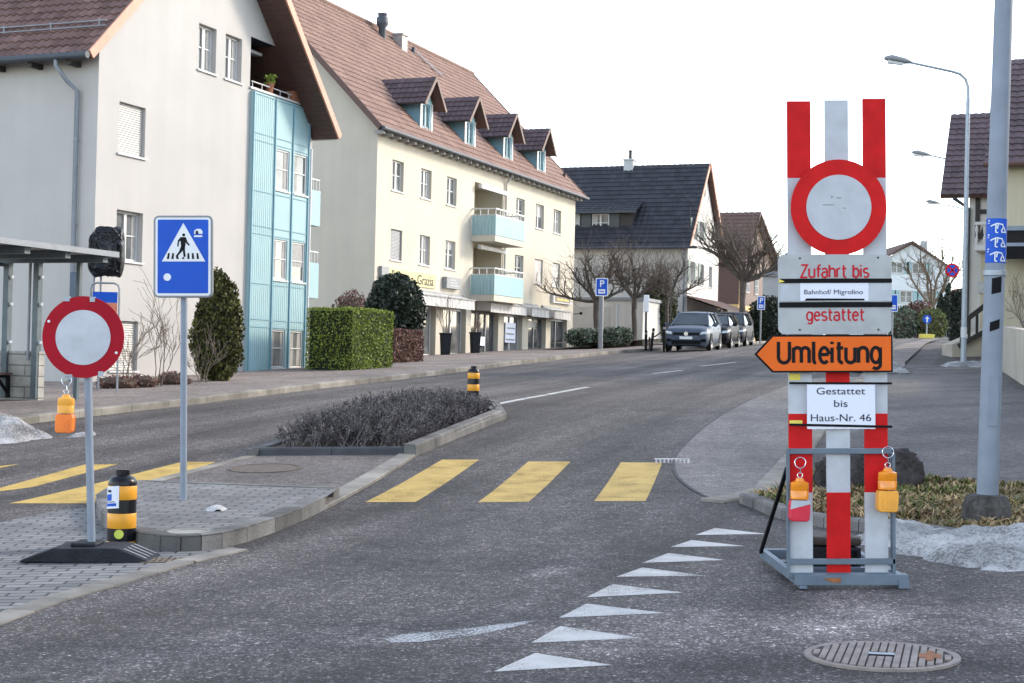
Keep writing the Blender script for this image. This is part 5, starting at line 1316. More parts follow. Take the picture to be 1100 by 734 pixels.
# ------------------------------------------------------------------ signs and street furniture near the camera
def fit(o, wd):
    bpy.context.view_layer.update()
    o.scale.x = wd/max(1e-6, o.dimensions.x/o.scale.x); return o
def ringtube(mb, c, r, t, n=20, tilt=0.0):
    mb.tube([(c[0]+r*cos(2*pi*k/n), c[1]+tilt*sin(2*pi*k/n), c[2]+r*sin(2*pi*k/n)) for k in range(n+1)], t, 6, cap=False)
def rrect(x0, x1, z0_, z1_, r, n=5):
    P = []
    for cx, cz, a in ((x1-r, z1_-r, 0), (x0+r, z1_-r, pi/2), (x0+r, z0_+r, pi), (x1-r, z0_+r, 3*pi/2)):
        P += [(cx+r*cos(a+pi/2*k/n), cz+r*sin(a+pi/2*k/n)) for k in range(n+1)]
    return P

# --- plain road-sign lettering drawn as even strokes
def _arc(cx, cy, rx, ry, a0, a1, n=10): return [(cx+rx*cos(radians(a0+(a1-a0)*k/n)), cy+ry*sin(radians(a0+(a1-a0)*k/n))) for k in range(n+1)]
GL = {'Z': (.66, [[(.02, 1), (.50, 1), (0, 0), (.52, 0)]]), 'u': (.62, [[(0, .72), (0, .22)]+_arc(.22, .22, .22, .22, 180, 350)[1:], [(.44, .72), (.44, 0)]]),
 'f': (.42, [[(.13, 0), (.13, .80)]+_arc(.31, .80, .18, .20, 180, 85)[1:], [(0, .68), (.32, .68)]]), 'a': (.62, [_arc(.22, .50, .21, .22, 150, 0)+[(.43, 0)], [(.43, .42), (.21, .42)]+_arc(.21, .21, .20, .21, 90, 270)[1:]+[(.30, .0), (.43, .12)]]),
 'h': (.62, [[(0, 0), (0, 1)], [(0, .46)]+_arc(.22, .50, .22, .22, 180, 0)+[(.44, 0)]]), 'r': (.42, [[(0, 0), (0, .72)], [(0, .44)]+_arc(.22, .50, .22, .22, 170, 80)]),
 't': (.46, [[(.12, .98), (.12, .18)]+_arc(.30, .18, .18, .18, 180, 275)[1:], [(0, .70), (.33, .70)]]), 'b': (.62, [[(0, 1), (0, 0)], _arc(.22, .36, .22, .36, 0, 360, 22)]),
 'i': (.22, [[(0, 0), (0, .72)], [(0, .88), (0, 1.0)]]), 's': (.54, [_arc(.20, .54, .19, .18, 40, 270, 14)+_arc(.20, .18, .20, .18, 90, -145, 14)[1:]]),
 'g': (.62, [_arc(.22, .36, .22, .36, 0, 360, 22), [(.44, .72), (.44, -.08)]+_arc(.24, -.08, .20, .20, 0, -140)[1:]]), 'e': (.60, [[(.03, .39), (.43, .39)], _arc(.22, .36, .22, .36, 5, 315, 20)]),
 'U': (.74, [[(0, 1), (0, .26)]+_arc(.27, .26, .27, .26, 180, 360, 12)[1:]+[(.54, 1)]]), 'm': (.98, [[(0, 0), (0, .72)], [(0, .48)]+_arc(.19, .53, .19, .19, 180, 0)+[(.38, 0)], [(.38, .48)]+_arc(.57, .53, .19, .19, 180, 0)+[(.76, 0)]]),
 'l': (.30, [[(0, 1), (0, .13)]+_arc(.11, .13, .11, .13, 180, 275)[1:]]), 'n': (.62, [[(0, 0), (0, .72)], [(0, .46)]+_arc(.22, .50, .22, .22, 180, 0)+[(.44, 0)]]), ' ': (.44, [])}
def sign_text(body, cx, y, zbase, wd, cap, sw, m, par):
    W_ = sum(GL[c][0] for c in body)-.16; kx = (wd-sw*cap)/W_; mb = MB(); x = cx-wd/2+sw*cap/2; lay = 0
    for c in body:
        for st in GL[c][1]:
            P = [Vector((x+px*kx, zbase+pz_*cap)) for px, pz_ in st]; L_, R_ = [], []
            closed = (P[0]-P[-1]).length < 1e-6
            for k, p in enumerate(P):
                a = P[k-1] if k > 0 else (P[-2] if closed else p); b = P[k+1] if k < len(P)-1 else (P[1] if closed else p)
                d1 = (p-a).normalized() if (p-a).length > 1e-9 else (b-p).normalized(); d2 = (b-p).normalized() if (b-p).length > 1e-9 else d1
                t = (d1+d2); t = t.normalized() if t.length > 1e-6 else d1; n = Vector((-t.y, t.x)); k_ = sw*cap/2/max(.45, n.dot(Vector((-d1.y, d1.x))))
                L_.append(p+n*k_); R_.append(p-n*k_)
            yy = y-(lay % 5)*.0003; lay += 1
            for k in range(len(P)-1): mb.poly([(L_[k].x, yy, L_[k].y), (L_[k+1].x, yy, L_[k+1].y), (R_[k+1].x, yy, R_[k+1].y), (R_[k].x, yy, R_[k].y)])
        x += GL[c][0]*kx
    return mb.build('lettering', m, par)
# --- big red and white road-closure trestle
TO = at(905, 630, 9.2)
TR = thing('detour_trestle', 'tall red and white striped road closure trestle with no-entry disc and detour arrow', 'road barrier', (TO.x, TO.y, Z(TO.x, TO.y)+.005), 0, lean=-radians(1.45))
S_ = FPX/9.2
dz0 = TO.z-TR.location.z
def tx(px): return (px-905)/S_
def tz(py): return (630-py)/S_+dz0
seg = (191.5, 275, 360, 445, 529.5)
for (a, b, top, first) in ((848.5, 873.5, 108.5, 0), (889, 914, 107.5, 1), (930, 954.5, 106, 0)):
    m = MB(); ys = [top]+list(seg)+[617]
    for k in range(6):
        m.mi = (k+first) % 2; m.box(tx(a), tx(b), 0, .022, tz(ys[k+1]), tz(ys[k]))
    m.build('board', ['red', 'white_sheet'], TR)
for py in (485, 603, 618):
    m = MB(); m.box(tx(848), tx(961), -.03, -.003, tz(py)-.017, tz(py)+.017); m.build('cross_bar', 'steel_blue', TR, bevel=.003)
for a, b in ((846, 848.2), (958, 961)):
    m = MB(); m.box(tx(a), tx(b), -.03, .03, .06, tz(482)); m.build('upright', 'steel_blue', TR)
m = MB()
m.box(tx(852), tx(972), -.09, -.03, .02, .085); m.box(tx(852), tx(972), 1.15, 1.21, .02, .085)
m.box(tx(852), tx(859), -.03, 1.15, .022, .083); m.box(tx(962), tx(969), -.03, 1.15, .022, .083)
m.box(tx(856), tx(864), -.10, -.02, .0, .02); m.box(tx(961), tx(972.5), -.10, -.02, .0, .05)
m.box(tx(859), tx(962), .30, .36, .03, .075); m.box(tx(859), tx(962), .60, .66, .03, .075)
bs_ = m.build('base_frame', 'steel_blue', TR, bevel=.004)
m = MB(); m.prism([(tx(881), .062), (tx(900), .068), (tx(899.5), .036), (tx(890), .040)], -.0925, -.0905); m.build('rust_patch', 'rust', bs_)
for x in (tx(850),):
    m = MB(); m.bar((x, 1.12, .07), (x, .12, tz(505)), .022); m.build('brace', 'black', TR)
# disc
m = MB(); m.disc(51.3/S_, 56, (tx(901.5), -.045, tz(224)), -.004, .004); ds = m.build('no_entry_disc', 'red', TR)
m = MB(); m.disc(34.8/S_, 48, (tx(901.5), -.051, tz(224)), -.0015, .0015); m.build('centre', 'white_sheet', ds)
m = MB()
for (x, y, w_, h_) in ((884, 221.5, 12, 1), (893, 213, 2, 2), (899, 214, 5, 1.2), (906, 225, 3, 1)): m.box(tx(x), tx(x+w_), -.0532, -.0528, tz(y)-h_/S_/2, tz(y)+h_/S_/2)
m.build('scuff', 'shutter_grey', ds)
# plates
m = MB(); m.prism(rrect(tx(836), tx(957), tz(359.8), tz(274.5), .04), -.052, -.046); pl1 = m.build('info_plate', 'white_plate', TR)
sign_text('Zufahrt bis', tx(896.5), -.0535, tz(299), .425, 13.2/S_, .15, 'text_red', pl1)
sign_text('gestattet', tx(897), -.0535, tz(345), .36, 12.4/S_, .15, 'text_red', pl1)
m = MB(); m.box(tx(838), tx(957.5), -.0545, -.0530, tz(324.5), tz(305.5)); m.build('paper_strip', 'white_sheet', pl1)
m = MB(); m.box(tx(859.5), tx(932.5), -.0560, -.0552, tz(324.3), tz(305.2)); ps = m.build('paper_label', 'paper', pl1)
fit(text('Bahnhof/ Migrolino', .040, 'text_grey', ps, (tx(895), -.0572, tz(315)), .9, 0), .36)
m = MB(); m.prism([(tx(864), tz(324)), (tx(928), tz(323.8)), (tx(928), tz(322)), (tx(866), tz(321.5))], -.0585, -.0572); m.build('marker_line', 'black', ps)
m = MB()
for (a, b, c, d) in ((837, 957.5, 302.8, 4.6), (837, 957.8, 328.4, 5.6)):
    m.prism([(tx(a), tz(c)-d/2/S_), (tx(b), tz(c)-d/2/S_*.9), (tx(b), tz(c)+d/2/S_), (tx((a+b)/2), tz(c)+d/2/S_*1.1), (tx(a), tz(c)+d/2/S_)], -.0600, -.0590)
m.build('black_tape', 'black', pl1)
m = MB(); m.prism([(tx(836.5), tz(305)), (tx(843), tz(303.5)), (tx(837), tz(301))], -.0612, -.0604); m.build('yellow_tape', 'yellow_tape', pl1)
m = MB()
for x, y in ((859.5, 278.5), (943, 278), (859, 355), (943, 355)): m.lathe([(1e-4, -.003), (.006, -.003), (.006, .001), (1e-4, .001)], 10, (tx(x), -.053, tz(y)), 'y')
m.build('screw', 'iron_dark', pl1)
# detour arrow
m = MB(); m.prism([(tx(957.5), tz(400.6)), (tx(957.5), tz(360.5)), (tx(829), tz(360.5)), (tx(810), tz(381)), (tx(829), tz(400.6))], -.066, -.058); ar = m.build('detour_arrow', 'black', TR)
m = MB(); m.prism([(tx(955.6), tz(398.8)), (tx(955.6), tz(362.5)), (tx(830), tz(362.5)), (tx(812.8), tz(381)), (tx(830), tz(398.8))], -.0685, -.0665); m.build('arrow_face', 'orange', ar)
sign_text('Umleitung', tx(890), -.0700, tz(390.3), .648, 22.5/S_, .165, 'text_black', ar)
# taped paper
m = MB(); n = 8
for k in range(n):
    x0_, x1_ = tx(867+73*k/n), tx(867+73*(k+1)/n); o0, o1 = -.030-.004*sin(k*1.1), -.030-.004*sin((k+1)*1.1)
    m.poly([(x0_, -.031, tz(461)), (x1_, -.031, tz(461.3)), (x1_, -.031, tz(412)), (x0_, -.031, tz(412))])
pp = m.build('paper_notice', 'paper', TR)
for t, py, wd, sz in (('Gestattet', 421, 52, .061), ('bis', 434.3, 14.4, .061), ('Haus-Nr. 46', 449.6, 64.5, .064)): fit(text(t, sz, 'text_grey', pp, (tx(903), -.0325, tz(py)), 1, 0), wd/S_)
m = MB()
for (y0_, y1_, d) in ((412, 412.6, 2.4), (456.4, 459, 2.6)):
    m.prism([(tx(848), tz(y0_)-d/2/S_), (tx(958), tz(y1_)-d/2/S_), (tx(958), tz(y1_)+d/2/S_), (tx(848), tz(y0_)+d/2/S_)], -.0345, -.0338)
m.build('black_tape', 'black', pp)
m = MB(); m.box(tx(849), tx(861), -.003, -.0015, tz(409), tz(402)); m.build('yellow_tape', 'yellow_tape', TR)
m = MB(); m.box(tx(849), tx(863), -.003, -.0015, tz(455.5), tz(452)); m.build('yellow_tape', 'yellow_tape', TR)
# battery box behind the boards
BX = thing('battery_box', 'black plastic battery box with a hand grip standing on the trestle base', 'box', (TO.x+tx(904), TO.y+.38, TR.location.z+.0), 0)
m = MB(); m.box(-.20, .20, 0, .34, 0, .20); b1 = m.build('body', 'rubber', BX, bevel=.02)
m = MB(); m.box(-.21, .21, -.01, .35, .205, .26); m.build('lid', 'iron_dark', BX, bevel=.02)
m = MB()
for a in ((.105, .20, .175, .20), (.105, .20, .02, .045)): m.box(a[0], a[1], -.035, -.012, a[2], a[3])
for a in ((.105, .128), (.178, .20)): m.box(a[0], a[1], -.035, -.012, .045, .175)
m.build('handle', 'planter_dark', BX, bevel=.006)
# warning lanterns
def lantern(loc, lab, body, split=None, sc=1.0, cat='lantern', lens='lens_amber'):
    L_ = thing('warning_lantern', lab, 'warning lamp', loc, 0, 'battery warning lanterns on the closure signs')
    L_.scale = (sc,)*3
    m = MB(); ringtube(m, (0, 0, -.035), .035, .0035); m.tube([(0, 0, -.07), (.004, 0, -.10)], .004, 5); ringtube(m, (0, 0, -.115), .016, .0035); m.build('hook_ring', 'chrome', L_)
    m = MB(); m.lathe([(1e-3, 0), (.022, 0), (.03, -.02), (.058, -.03), (.060, -.075), (.056, -.080), (.060, -.085), (.058, -.135), (1e-3, -.14)], 20, (0, 0, -.13)); m.v = [(x, y*.75, z) for x, y, z in m.v]
    m.build('lens', lens, L_, smooth=40)
    m = MB(); m.prism([(-.058, -.272), (.058, -.272), (.064, -.30), (.060, -.39), (.048, -.405), (-.052, -.405), (-.064, -.39), (-.064, -.30)], -.045, .045); b = m.build('body', body, L_, bevel=.008)
    if split:
        m = MB(); m.prism([(-.058, -.270), (.058, -.270), (.062, -.292), (-.064, -.328)], -.0475, -.0455); m.build('reflector', split, b)
    else:
        m = MB(); m.prism(rrect(-.035, .035, -.385, -.31, .012), -.050, -.0455); m.prism(rrect(-.008, .012, -.36, -.325, .004), -.0530, -.0505); m.build('switch_cover', body, b)
    return L_
def on_trestle(px, py, dy): return (TO.x+tx(px)+TR.location.x-TO.x-sin(radians(1.45))*tz(py)*0+0, TO.y+dy, TR.location.z+tz(py))
lean = tan(radians(1.45))
def tp_(px, py, dy): return (TR.location.x+tx(px)-lean*tz(py), TR.location.y+dy, TR.location.z+tz(py)+lean*tx(px))
lantern(tp_(858, 491, -.075), 'amber lantern with red and white body on the trestle cross bar', 'lantern_red', 'white_sheet', .96)
lantern(tp_(951.5, 480, -.075), 'amber lantern with plain yellow-orange body on the trestle cross bar', 'lantern_yellow', None, .98)

# --- no-entry sign on a rubber foot
P = gp(98, 602); NS = thing('no_entry_sign', 'dark red and white no-entry disc on a leaning grey pole in a black rubber foot', 'road sign', (P.x, P.y, P.z), 0)
s = FPX/P.y
def nx(px): return (px-98)/s
def nz(py): return (602-py)/s
m = MB()
m.v = []; prof = [(-.46, .0), (-.44, .02), (-.27, .085), (-.22, .105), (.20, .115), (.25, .11), (.45, .03), (.46, 0)]
m.prism(prof, -.20, .20); ft = m.build('rubber_foot', 'rubber', NS, bevel=.012)
m = MB()
for k in range(4):
    y = -.155+k*.095; m.poly([(.27, y, .1065), (.43, y, .0425), (.43, y+.035, .0425), (.27, y+.035, .1065)])
m.build('foot_stripe', 'rubber_edge', ft)
m = MB(); m.box(-.12, .06, -.12, .12, .108, .135); m.build('foot_block', 'rubber', ft, bevel=.01)
lx = nx(85.5)
m = MB(); m.tube([(0, 0, .1), (lx, 0, nz(330))], .0285, 12); m.build('pole', 'steel_pole', NS, smooth=60)
m = MB(); m.disc(43.8/s, 56, (nx(85), -.045, nz(363)), -.004, .004); ds = m.build('no_entry_disc', 'red_dark', NS)
m = MB(); m.disc(29.4/s, 48, (nx(85), -.051, nz(363.5)), -.0015, .0015); m.build('centre', 'white_sheet', ds)
m = MB()
for a in ((48, 347), (121, 379)): m.lathe([(1e-4, -.003), (.010, -.003), (.010, .001), (1e-4, .001)], 10, (nx(a[0]), -.051, nz(a[1])), 'y')
m.build('screw', 'sign_white', ds)
for a in ((67, 322.5), (94, 322.5), (105, 402), (72, 406)):
    m = MB(); m.box(nx(a[0])-.018, nx(a[0])+.018, -.055, -.03, nz(a[1])-.018, nz(a[1])+.018); m.build('clip', 'steel', ds)
lantern((P.x+nx(70), P.y-.08, P.z+nz(405)), 'plain orange lantern hanging under the dark red no-entry disc', 'lantern_orange', None, 1.0, lens='lantern_yellow')
m = MB()

# --- striped island posts
def bollard(P, lab, leaflet=False, sc=1.0):
    B = thing('island_post', lab, 'bollard', P, 0, 'black and yellow posts on the traffic island'); B.scale = (sc,)*3
    h = [0, .035, .155, .265, .375, .475, .59]
    m = MB(); m.lathe([(.108, 0), (.108, .485), (.105, .505), (.092, .53), (.060, .546), (.052, .548), (.052, .588), (.047, .593), (1e-3, .593)], 28); m.build('body', 'post_black', B, smooth=40)
    for a, b in ((.003, .045), (.145, .26), (.365, .47)):
        m = MB(); m.lathe([(.1085, a), (.1098, a+.002), (.1098, b-.002), (.1085, b)], 28); m.build('reflective_band', 'yellow_black_post', B, smooth=40)
    return B
P = gp(130, 587); b1 = bollard(P, 'striped island post with a paper leaflet and green sticker beside the rubber foot', True)
def wrap(mb, r, a0, a1, z0_, z1_, n=8, tw=0.0):
    for k in range(n):
        t0, t1 = a0+(a1-a0)*k/n, a0+(a1-a0)*(k+1)/n
        mb.poly([(r*cos(t0), r*sin(t0), z0_+tw*k/n), (r*cos(t1), r*sin(t1), z0_+tw*(k+1)/n), (r*cos(t1), r*sin(t1), z1_+tw*(k+1)/n), (r*cos(t0), r*sin(t0), z1_+tw*k/n)])
m = MB(); wrap(m, .1125, radians(178), radians(272), .285, .455, 10, .02); lf = m.build('leaflet', 'paper', b1)
m = MB(); wrap(m, .1135, radians(190), radians(262), .305, .328, 8, .015); wrap(m, .1135, radians(205), radians(240), .35, .40, 5, .01); m.build('print', 'blue_sign', lf)
m = MB(); wrap(m, .1135, radians(200), radians(255), .338, .345, 5, .01); wrap(m, .1135, radians(215), radians(238), .42, .44, 4, .0); m.build('print', 'text_grey', lf)
m = MB(); m.disc(.036, 20, (.01, -.112, .105), -.002, .002); st_ = m.build('sticker', 'sticker_green', b1)
P = at(508, 434, 27.0); bollard((P.x, 27.0, Z(P.x, 27.0)+.1), 'striped island post rising behind the bed of leafless dwarf shrubs', sc=1.0)

# --- pedestrian crossing sign
P = gp(197, 537, .12); PS = thing('crossing_sign', 'blue pedestrian crossing sign with grey rim on a pole on the paved island', 'road sign', P, 0, lean=-radians(1.3))
s = FPX/P.y
def qx(px): return (px-197.5)/s
def qz(py): return (537-py)/s
m = MB(); m.tube([(0, 0, -.05), (0, 0, qz(240))], .032, 12); m.build('pole', 'steel_pole', PS, smooth=60)
m = MB(); m.prism(rrect(qx(166.5), qx(230), qz(320.5), qz(232.5), .05), -.075, -.035); rim = m.build('rim', 'frame_grey', PS, bevel=.006)
m = MB(); m.prism(rrect(qx(168.8), qx(227.8), qz(318.4), qz(234.8), .03), -.079, -.0755); wp = m.build('border', 'sign_white', PS)
m = MB(); m.prism(rrect(qx(171.2), qx(225.3), qz(315.8), qz(237), .012), -.0815, -.0795); bf = m.build('face', 'blue_sign', PS)
m = MB(); m.prism([(qx(175.8), qz(281.8)), (qx(222.2), qz(281.8)), (qx(198.6), qz(240.6))], -.0835, -.0818); tri = m.build('triangle', 'sign_white', bf)
def k2(x, y): return (qx(165+x*67/535), qz(230+y*92/734))
m = MB(); Y0, Y1 = -.0852, -.0838
m.lathe([(1e-4, Y0), (1.6/s, Y0), (1.6/s, Y1), (1e-4, Y1)], 14, (k2(272, 187)[0], 0, k2(272, 187)[1]), 'y')
for poly_ in ([(255, 205), (285, 205), (292, 240), (284, 290), (250, 290), (246, 240)], [(250, 282), (272, 285), (262, 325), (238, 350), (215, 378), (203, 370), (232, 330)], [(262, 285), (284, 285), (284, 325), (290, 372), (272, 376), (266, 330)], [(256, 206), (246, 205), (222, 235), (217, 285), (228, 288), (233, 245), (250, 235)], [(284, 208), (292, 208), (305, 248), (325, 270), (318, 280), (294, 258)]):
    m.prism([k2(*q) for q in poly_], Y0, Y1)
for x in (133, 170, 302, 340, 380): 
    t = (x-265)*.10; m.prism([k2(x-t*.2+4, 342), k2(x+18-t*.2, 342), k2(x+20+t*.35, 392), k2(x+t*.35, 392)], Y0, Y1)
m.prism([k2(208, 378), k2(224, 366), k2(232, 392), k2(210, 392)], Y0, Y1); m.prism([k2(260, 378), k2(276, 378), k2(278, 392), k2(258, 392)], Y0, Y1)
m.build('pictogram', 'text_black', tri)
m = MB(); m.disc(4.0/s, 24, (k2(133, 547)[0], -.083, k2(133, 547)[1]), -.0012, .0012); m.build('reflector', 'sign_white', bf)
m = MB(); m.prism([k2(360, 178), k2(362, 150), k2(385, 135), k2(415, 135), k2(432, 155), k2(432, 178)], -.0832, -.0818); m.prism([k2(360, 190), k2(430, 190), k2(430, 205), k2(360, 205)], -.0832, -.0818); em = m.build('emblem', 'sign_white', bf)
m = MB(); m.prism([k2(372, 178), k2(374, 152), k2(392, 150), k2(400, 178)], -.0845, -.0834); m.build('emblem_mark', 'text_grey', em)

# --- tall lamp column at the verge
P = gp(1060, 556, .09); PO = thing('lamp_column', 'thick pale blue-grey tapered column with three blue stickers standing in the grass', 'column', (P.x, P.y, P.z), 0, lean=radians(.85))
s = FPX/P.y
def pr(h): return .088-.0034*h
def pz(py): return (556-py)/s
m = MB(); m.tube([(0, 0, -.1), (0, 0, 2.6), (0, 0, 5.5)], [pr(-.1), pr(2.6), pr(5.5)], 20); m.tube([(0, 0, 5.5), (0, 0, 9.5)], [pr(5.5), pr(9.5)], 20); m.build('shaft', 'steel_pole', PO, smooth=60)
m = MB(); m.lathe([(.001, -.15), (.21, -.15), (.20, .10), (.175, .165), (.15, .185), (.08, .19)], 9); m.build('footing', 'footing_stone', PO, bevel=.02)
m = MB(); m.lathe([(pr(2.05)+.001, pz(297)), (pr(2.05)+.012, pz(297)+.005), (pr(2.05)+.012, pz(291)), (pr(2.05)+.001, pz(291)+.005)], 20); m.build('band', 'steel', PO)
r_ = pr(2.4)+.004
m = MB(); wrap(m, r_, radians(180), radians(362), pz(283), pz(235.5), 16); stk = m.build('sticker', 'blue_sign', PO)
m = MB()
def stroke(a, b, wd=.010):      # strokes on the curved sticker: (degrees round, height)
    n = 3
    for k in range(n):
        A = [a[i]+(b[i]-a[i])*k/n for i in (0, 1)]; B_ = [a[i]+(b[i]-a[i])*(k+1)/n for i in (0, 1)]
        rr = r_+.0025; da = B_[0]-A[0]; dh = B_[1]-A[1]; L_ = hypot(radians(da)*rr, dh)+1e-6; ox, oz = -dh/L_*wd/2, radians(da)*rr/L_*wd/2
        q = lambda p, s_: (rr*cos(radians(p[0])+s_*ox/rr), rr*sin(radians(p[0])+s_*ox/rr), p[1]+s_*oz)
        m.poly([q(A, 1), q(B_, 1), q(B_, -1), q(A, -1)])
for k in range(3):
    zb = pz(239.5+15.3*k)
    for a, b in (((205, zb+.01), (216, zb+.012)), ((205, zb-.01), (212, zb-.008)), ((222, zb-.035), (255, zb-.012)), ((255, zb-.012), (290, zb-.02)), ((250, zb-.02), (250, zb-.085)), ((262, zb-.02), (258, zb-.055)), ((250, zb-.085), (262, zb-.088)), ((285, zb-.02), (300, zb-.055)), ((290, zb-.045), (280, zb-.075)), ((280, zb-.082), (315, zb-.082)), ((300, zb-.055), (310, zb-.08))): stroke(a, b)
m.build('pictogram', 'sign_white', stk)
m = MB(); wrap(m, pr(1.9)+.003, radians(238), radians(292), pz(317), pz(300), 6, .02); wrap(m, pr(1.5)+.003, radians(235), radians(288), pz(357), pz(347), 6, .03); m.build('black_tape', 'black', PO)
m = MB(); m.box(-.035, .035, -pr(1)-.004, -pr(1)+.02, .75, 1.15); m.build('access_door', 'steel_pole', PO, bevel=.003)

# --- manhole covers and the gully
def manhole(P, r, lab, m1='iron_cover', slots=True):
    o = thing('manhole_cover', lab, 'manhole cover', P, 0); o.rotation_euler = (atan((Z(P.x, P.y+.3)-Z(P.x, P.y-.3))/.6), -atan(.03), radians(-17) if slots else 0)
    m = MB(); m.lathe([(r, -.01), (r, .006), (r-.035, .006), (r-.035, -.006)], 48); m.build('rim', 'iron_cover' if slots else m1, o)
    m = MB(); m.lathe([(1e-3, 0), (r-.037, 0)], 48); pl_ = m.build('plate', 'iron_dark' if slots else m1, o)
    if slots:
        m = MB(); n = 17; R = r-.04
        for k in range(n):
            x0_ = -R+2*R*(k+.12)/n; x1_ = -R+2*R*(k+.88)/n; c = max(abs(x0_), abs(x1_)); h = sqrt(max(0, R*R-c*c))
            if h < .03: continue
            if abs((x0_+x1_)/2) < .075:
                m.box(x0_, x1_, -h, -.06, .0, .009); m.box(x0_, x1_, .06, h, .0, .009)
            else: m.box(x0_, x1_, -h, h, .0, .009)
        m.build('rib', m1, pl_)
        m = MB(); m.box(.17, .27, -.05, .05, .009, .012); m.box(.205, .235, -.12, .12, .009, .0125); m.build('rust', 'rust', pl_)
        m = MB(); m.tube([(-.06, 0, .008), (.06, 0, .008)], .009, 6); m.build('lift_bar', 'chrome', pl_)
    return o
P = gp(947, 704.5, .004); manhole(P, .36, 'rusty ribbed round manhole cover in front of the trestle')
P = gp(285, 503, .026); manhole(P, .42, 'flat brown round cover in the asphalt by the shrub bed', 'cover_brown', False)
P = gp(204, 571, .122); manhole(P, .17, 'faint grey round cover in the island paving by its kerb', 'concrete', False)
P = gp(183, 602, .008); o = thing('gully_grate', 'rusty rectangular gully grate under the island kerb', 'drain grate', P, 0); o.rotation_euler = (0, -atan(.03), radians(4)); o.scale = (.72, .8, .6)
m = MB(); m.box(-.27, .27, -.14, .14, -.01, 0); fr_ = m.build('pit', 'iron_dark', o)
m = MB()
for k in range(9): m.box(-.26+k*.06, -.225+k*.06, -.13, .13, 0, .008)
for y in (-.14, .0, .13): m.box(-.27, .27, y-.008, y+.008, .001, .009)
m.build('grate', 'bark_pale', o)

# ------------------------------------------------------------------ street furniture farther off
def street_lamp(px, py, Y, lab, arm=1.75, hh=8.6):
    T = at(px, py, Y); x = T.x-.0; o = thing('street_lamp', lab, 'street lamp', (x, Y, Z(x, Y)), 0, 'grey arched street lamps'); h = T.z-o.location.z
    m = MB(); pts = [(0, 0, -.1), (0, 0, h-.9), (0, 0, h-.45), (-.08, 0, h-.2), (-.25, 0, h-.05), (-.5, 0, h+.02), (-arm, 0, h+.26)]
    m.tube(pts, [.085, .06, .05, .045, .042, .04, .035], 10); m.build('pole', 'steel', o, smooth=60)
    m = MB(); m.tube([(-arm+.05, 0, h+.26), (-arm-.15, 0, h+.30), (-arm-.55, 0, h+.37), (-arm-.75, 0, h+.37)], [.04, .09, .11, .05], 10); m.v = [(x_, y_*1.3, z_) for x_, y_, z_ in m.v]; hd = m.build('lamp_head', 'frame_grey', o, smooth=60)
    m = MB(); m.tube([(-arm-.2, 0, h+.22), (-arm-.65, 0, h+.28)], [.06, .08], 8); m.build('lens', 'sign_white', hd)
    return o
L1 = street_lamp(1040.5, 78, 44, 'arched street lamp nearest the tall tapered column')
L2 = street_lamp(1040, 174, 66, 'arched street lamp with a no-stopping disc on its pole')
L3 = street_lamp(1040, 224, 88, 'arched street lamp of which mostly the small far lamp head shows')
m = MB(); m.tube([(0, 0, .85), (0, 0, 1.15)], [.09, .09], 10); m.build('base_cover', 'frame_white', L1)
def disc_sign(par, px, py, r, tex='stop'):
    Y = par.location.y-.1; T = at(px, py, Y); x, z = T.x-par.location.x, T.z-par.location.z
    m = MB(); m.disc(r, 24, (x, -.10, z), -.01, .01); o = m.build('no_stopping_disc', 'red', par)
    m = MB(); m.disc(r*.76, 24, (x, -.113, z), -.002, .002); q = m.build('face', 'blue_sign', o)
    m = MB(); m.bar((x-r*.55, -.117, z-r*.55), (x+r*.55, -.117, z+r*.55), r*.22, .004, up=(0, 1, 0)); m.bar((x-r*.55, -.117, z+r*.55), (x+r*.55, -.117, z-r*.55), r*.22, .004, up=(0, 1, 0)); m.build('cross', 'red', q)
    m = MB(); m.tube([(x, -.05, z), (0, 0, z)], .025, 6); m.build('bracket', 'steel', par)
disc_sign(L2, 1023, 290.5, .31); disc_sign(L3, 1027, 315.5, .29)
m = MB(); T = at(1046, 291.5, 87.9); x, z = T.x-L3.location.x, T.z-L3.location.z; m.box(x-.55, x+.35, -.08, -.05, z-.25, z+.25); m.tube([(x-.3, 0, z), (0, 0, z)], .02, 6); m.build('red_plate', 'plate_red_far', L3)
def post_sign(px, Y, py_top, py_bot, wpx, lab, name='parking_sign', group=None, txt='P', extra=True, off=0, col='blue_sign', gr=.05):
    T = at(px, py_top, Y); o = thing(name, lab, 'road sign', (T.x, Y, Z(T.x, Y)+off), 0, group); s = FPX/Y; h = T.z-o.location.z; H_ = (py_bot-py_top)/s; W_ = wpx/s
    m = MB(); m.tube([(0, 0, -.1), (0, 0, h-.05)], gr, 8); m.build('post', 'frame_grey', o, smooth=60)
    m = MB(); m.prism(rrect(-W_/2, W_/2, h-H_, h, .04), -gr-.05, -gr-.02); pb = m.build('plate', 'sign_white', o)
    m = MB(); m.prism(rrect(-W_/2+.04, W_/2-.04, h-H_+.04, h-.04, .03), -gr-.056, -gr-.052); f_ = m.build('face', col, pb)
    if txt: text(txt, H_*.52, 'sign_white', f_, (0, -gr-.059, h-H_*.33), 1, .006)
    if extra:
        m = MB(); m.box(-W_*.27, W_*.27, -gr-.0595, -gr-.0568, h-H_*.86, h-H_*.62); q = m.build('symbol', 'sign_white', f_)
        m = MB(); m.box(-W_*.18, W_*.2, -gr-.0625, -gr-.0602, h-H_*.76, h-H_*.71); m.build('symbol_mark', col, q)
    return o
post_sign(646.5, 64, 299, 318.5, 13.5, 'blue parking sign on a stout grey post in front of the bare trees', off=.25, gr=.10)
post_sign(817.5, 84, 318.5, 333, 8.5, 'blue parking sign past the last parked car', gr=.05)
o = post_sign(959, 80, 316.5, 335, 10.5, 'blue sign half hidden by the trestle plates, by the far junction', name='direction_sign', txt='', extra=True)
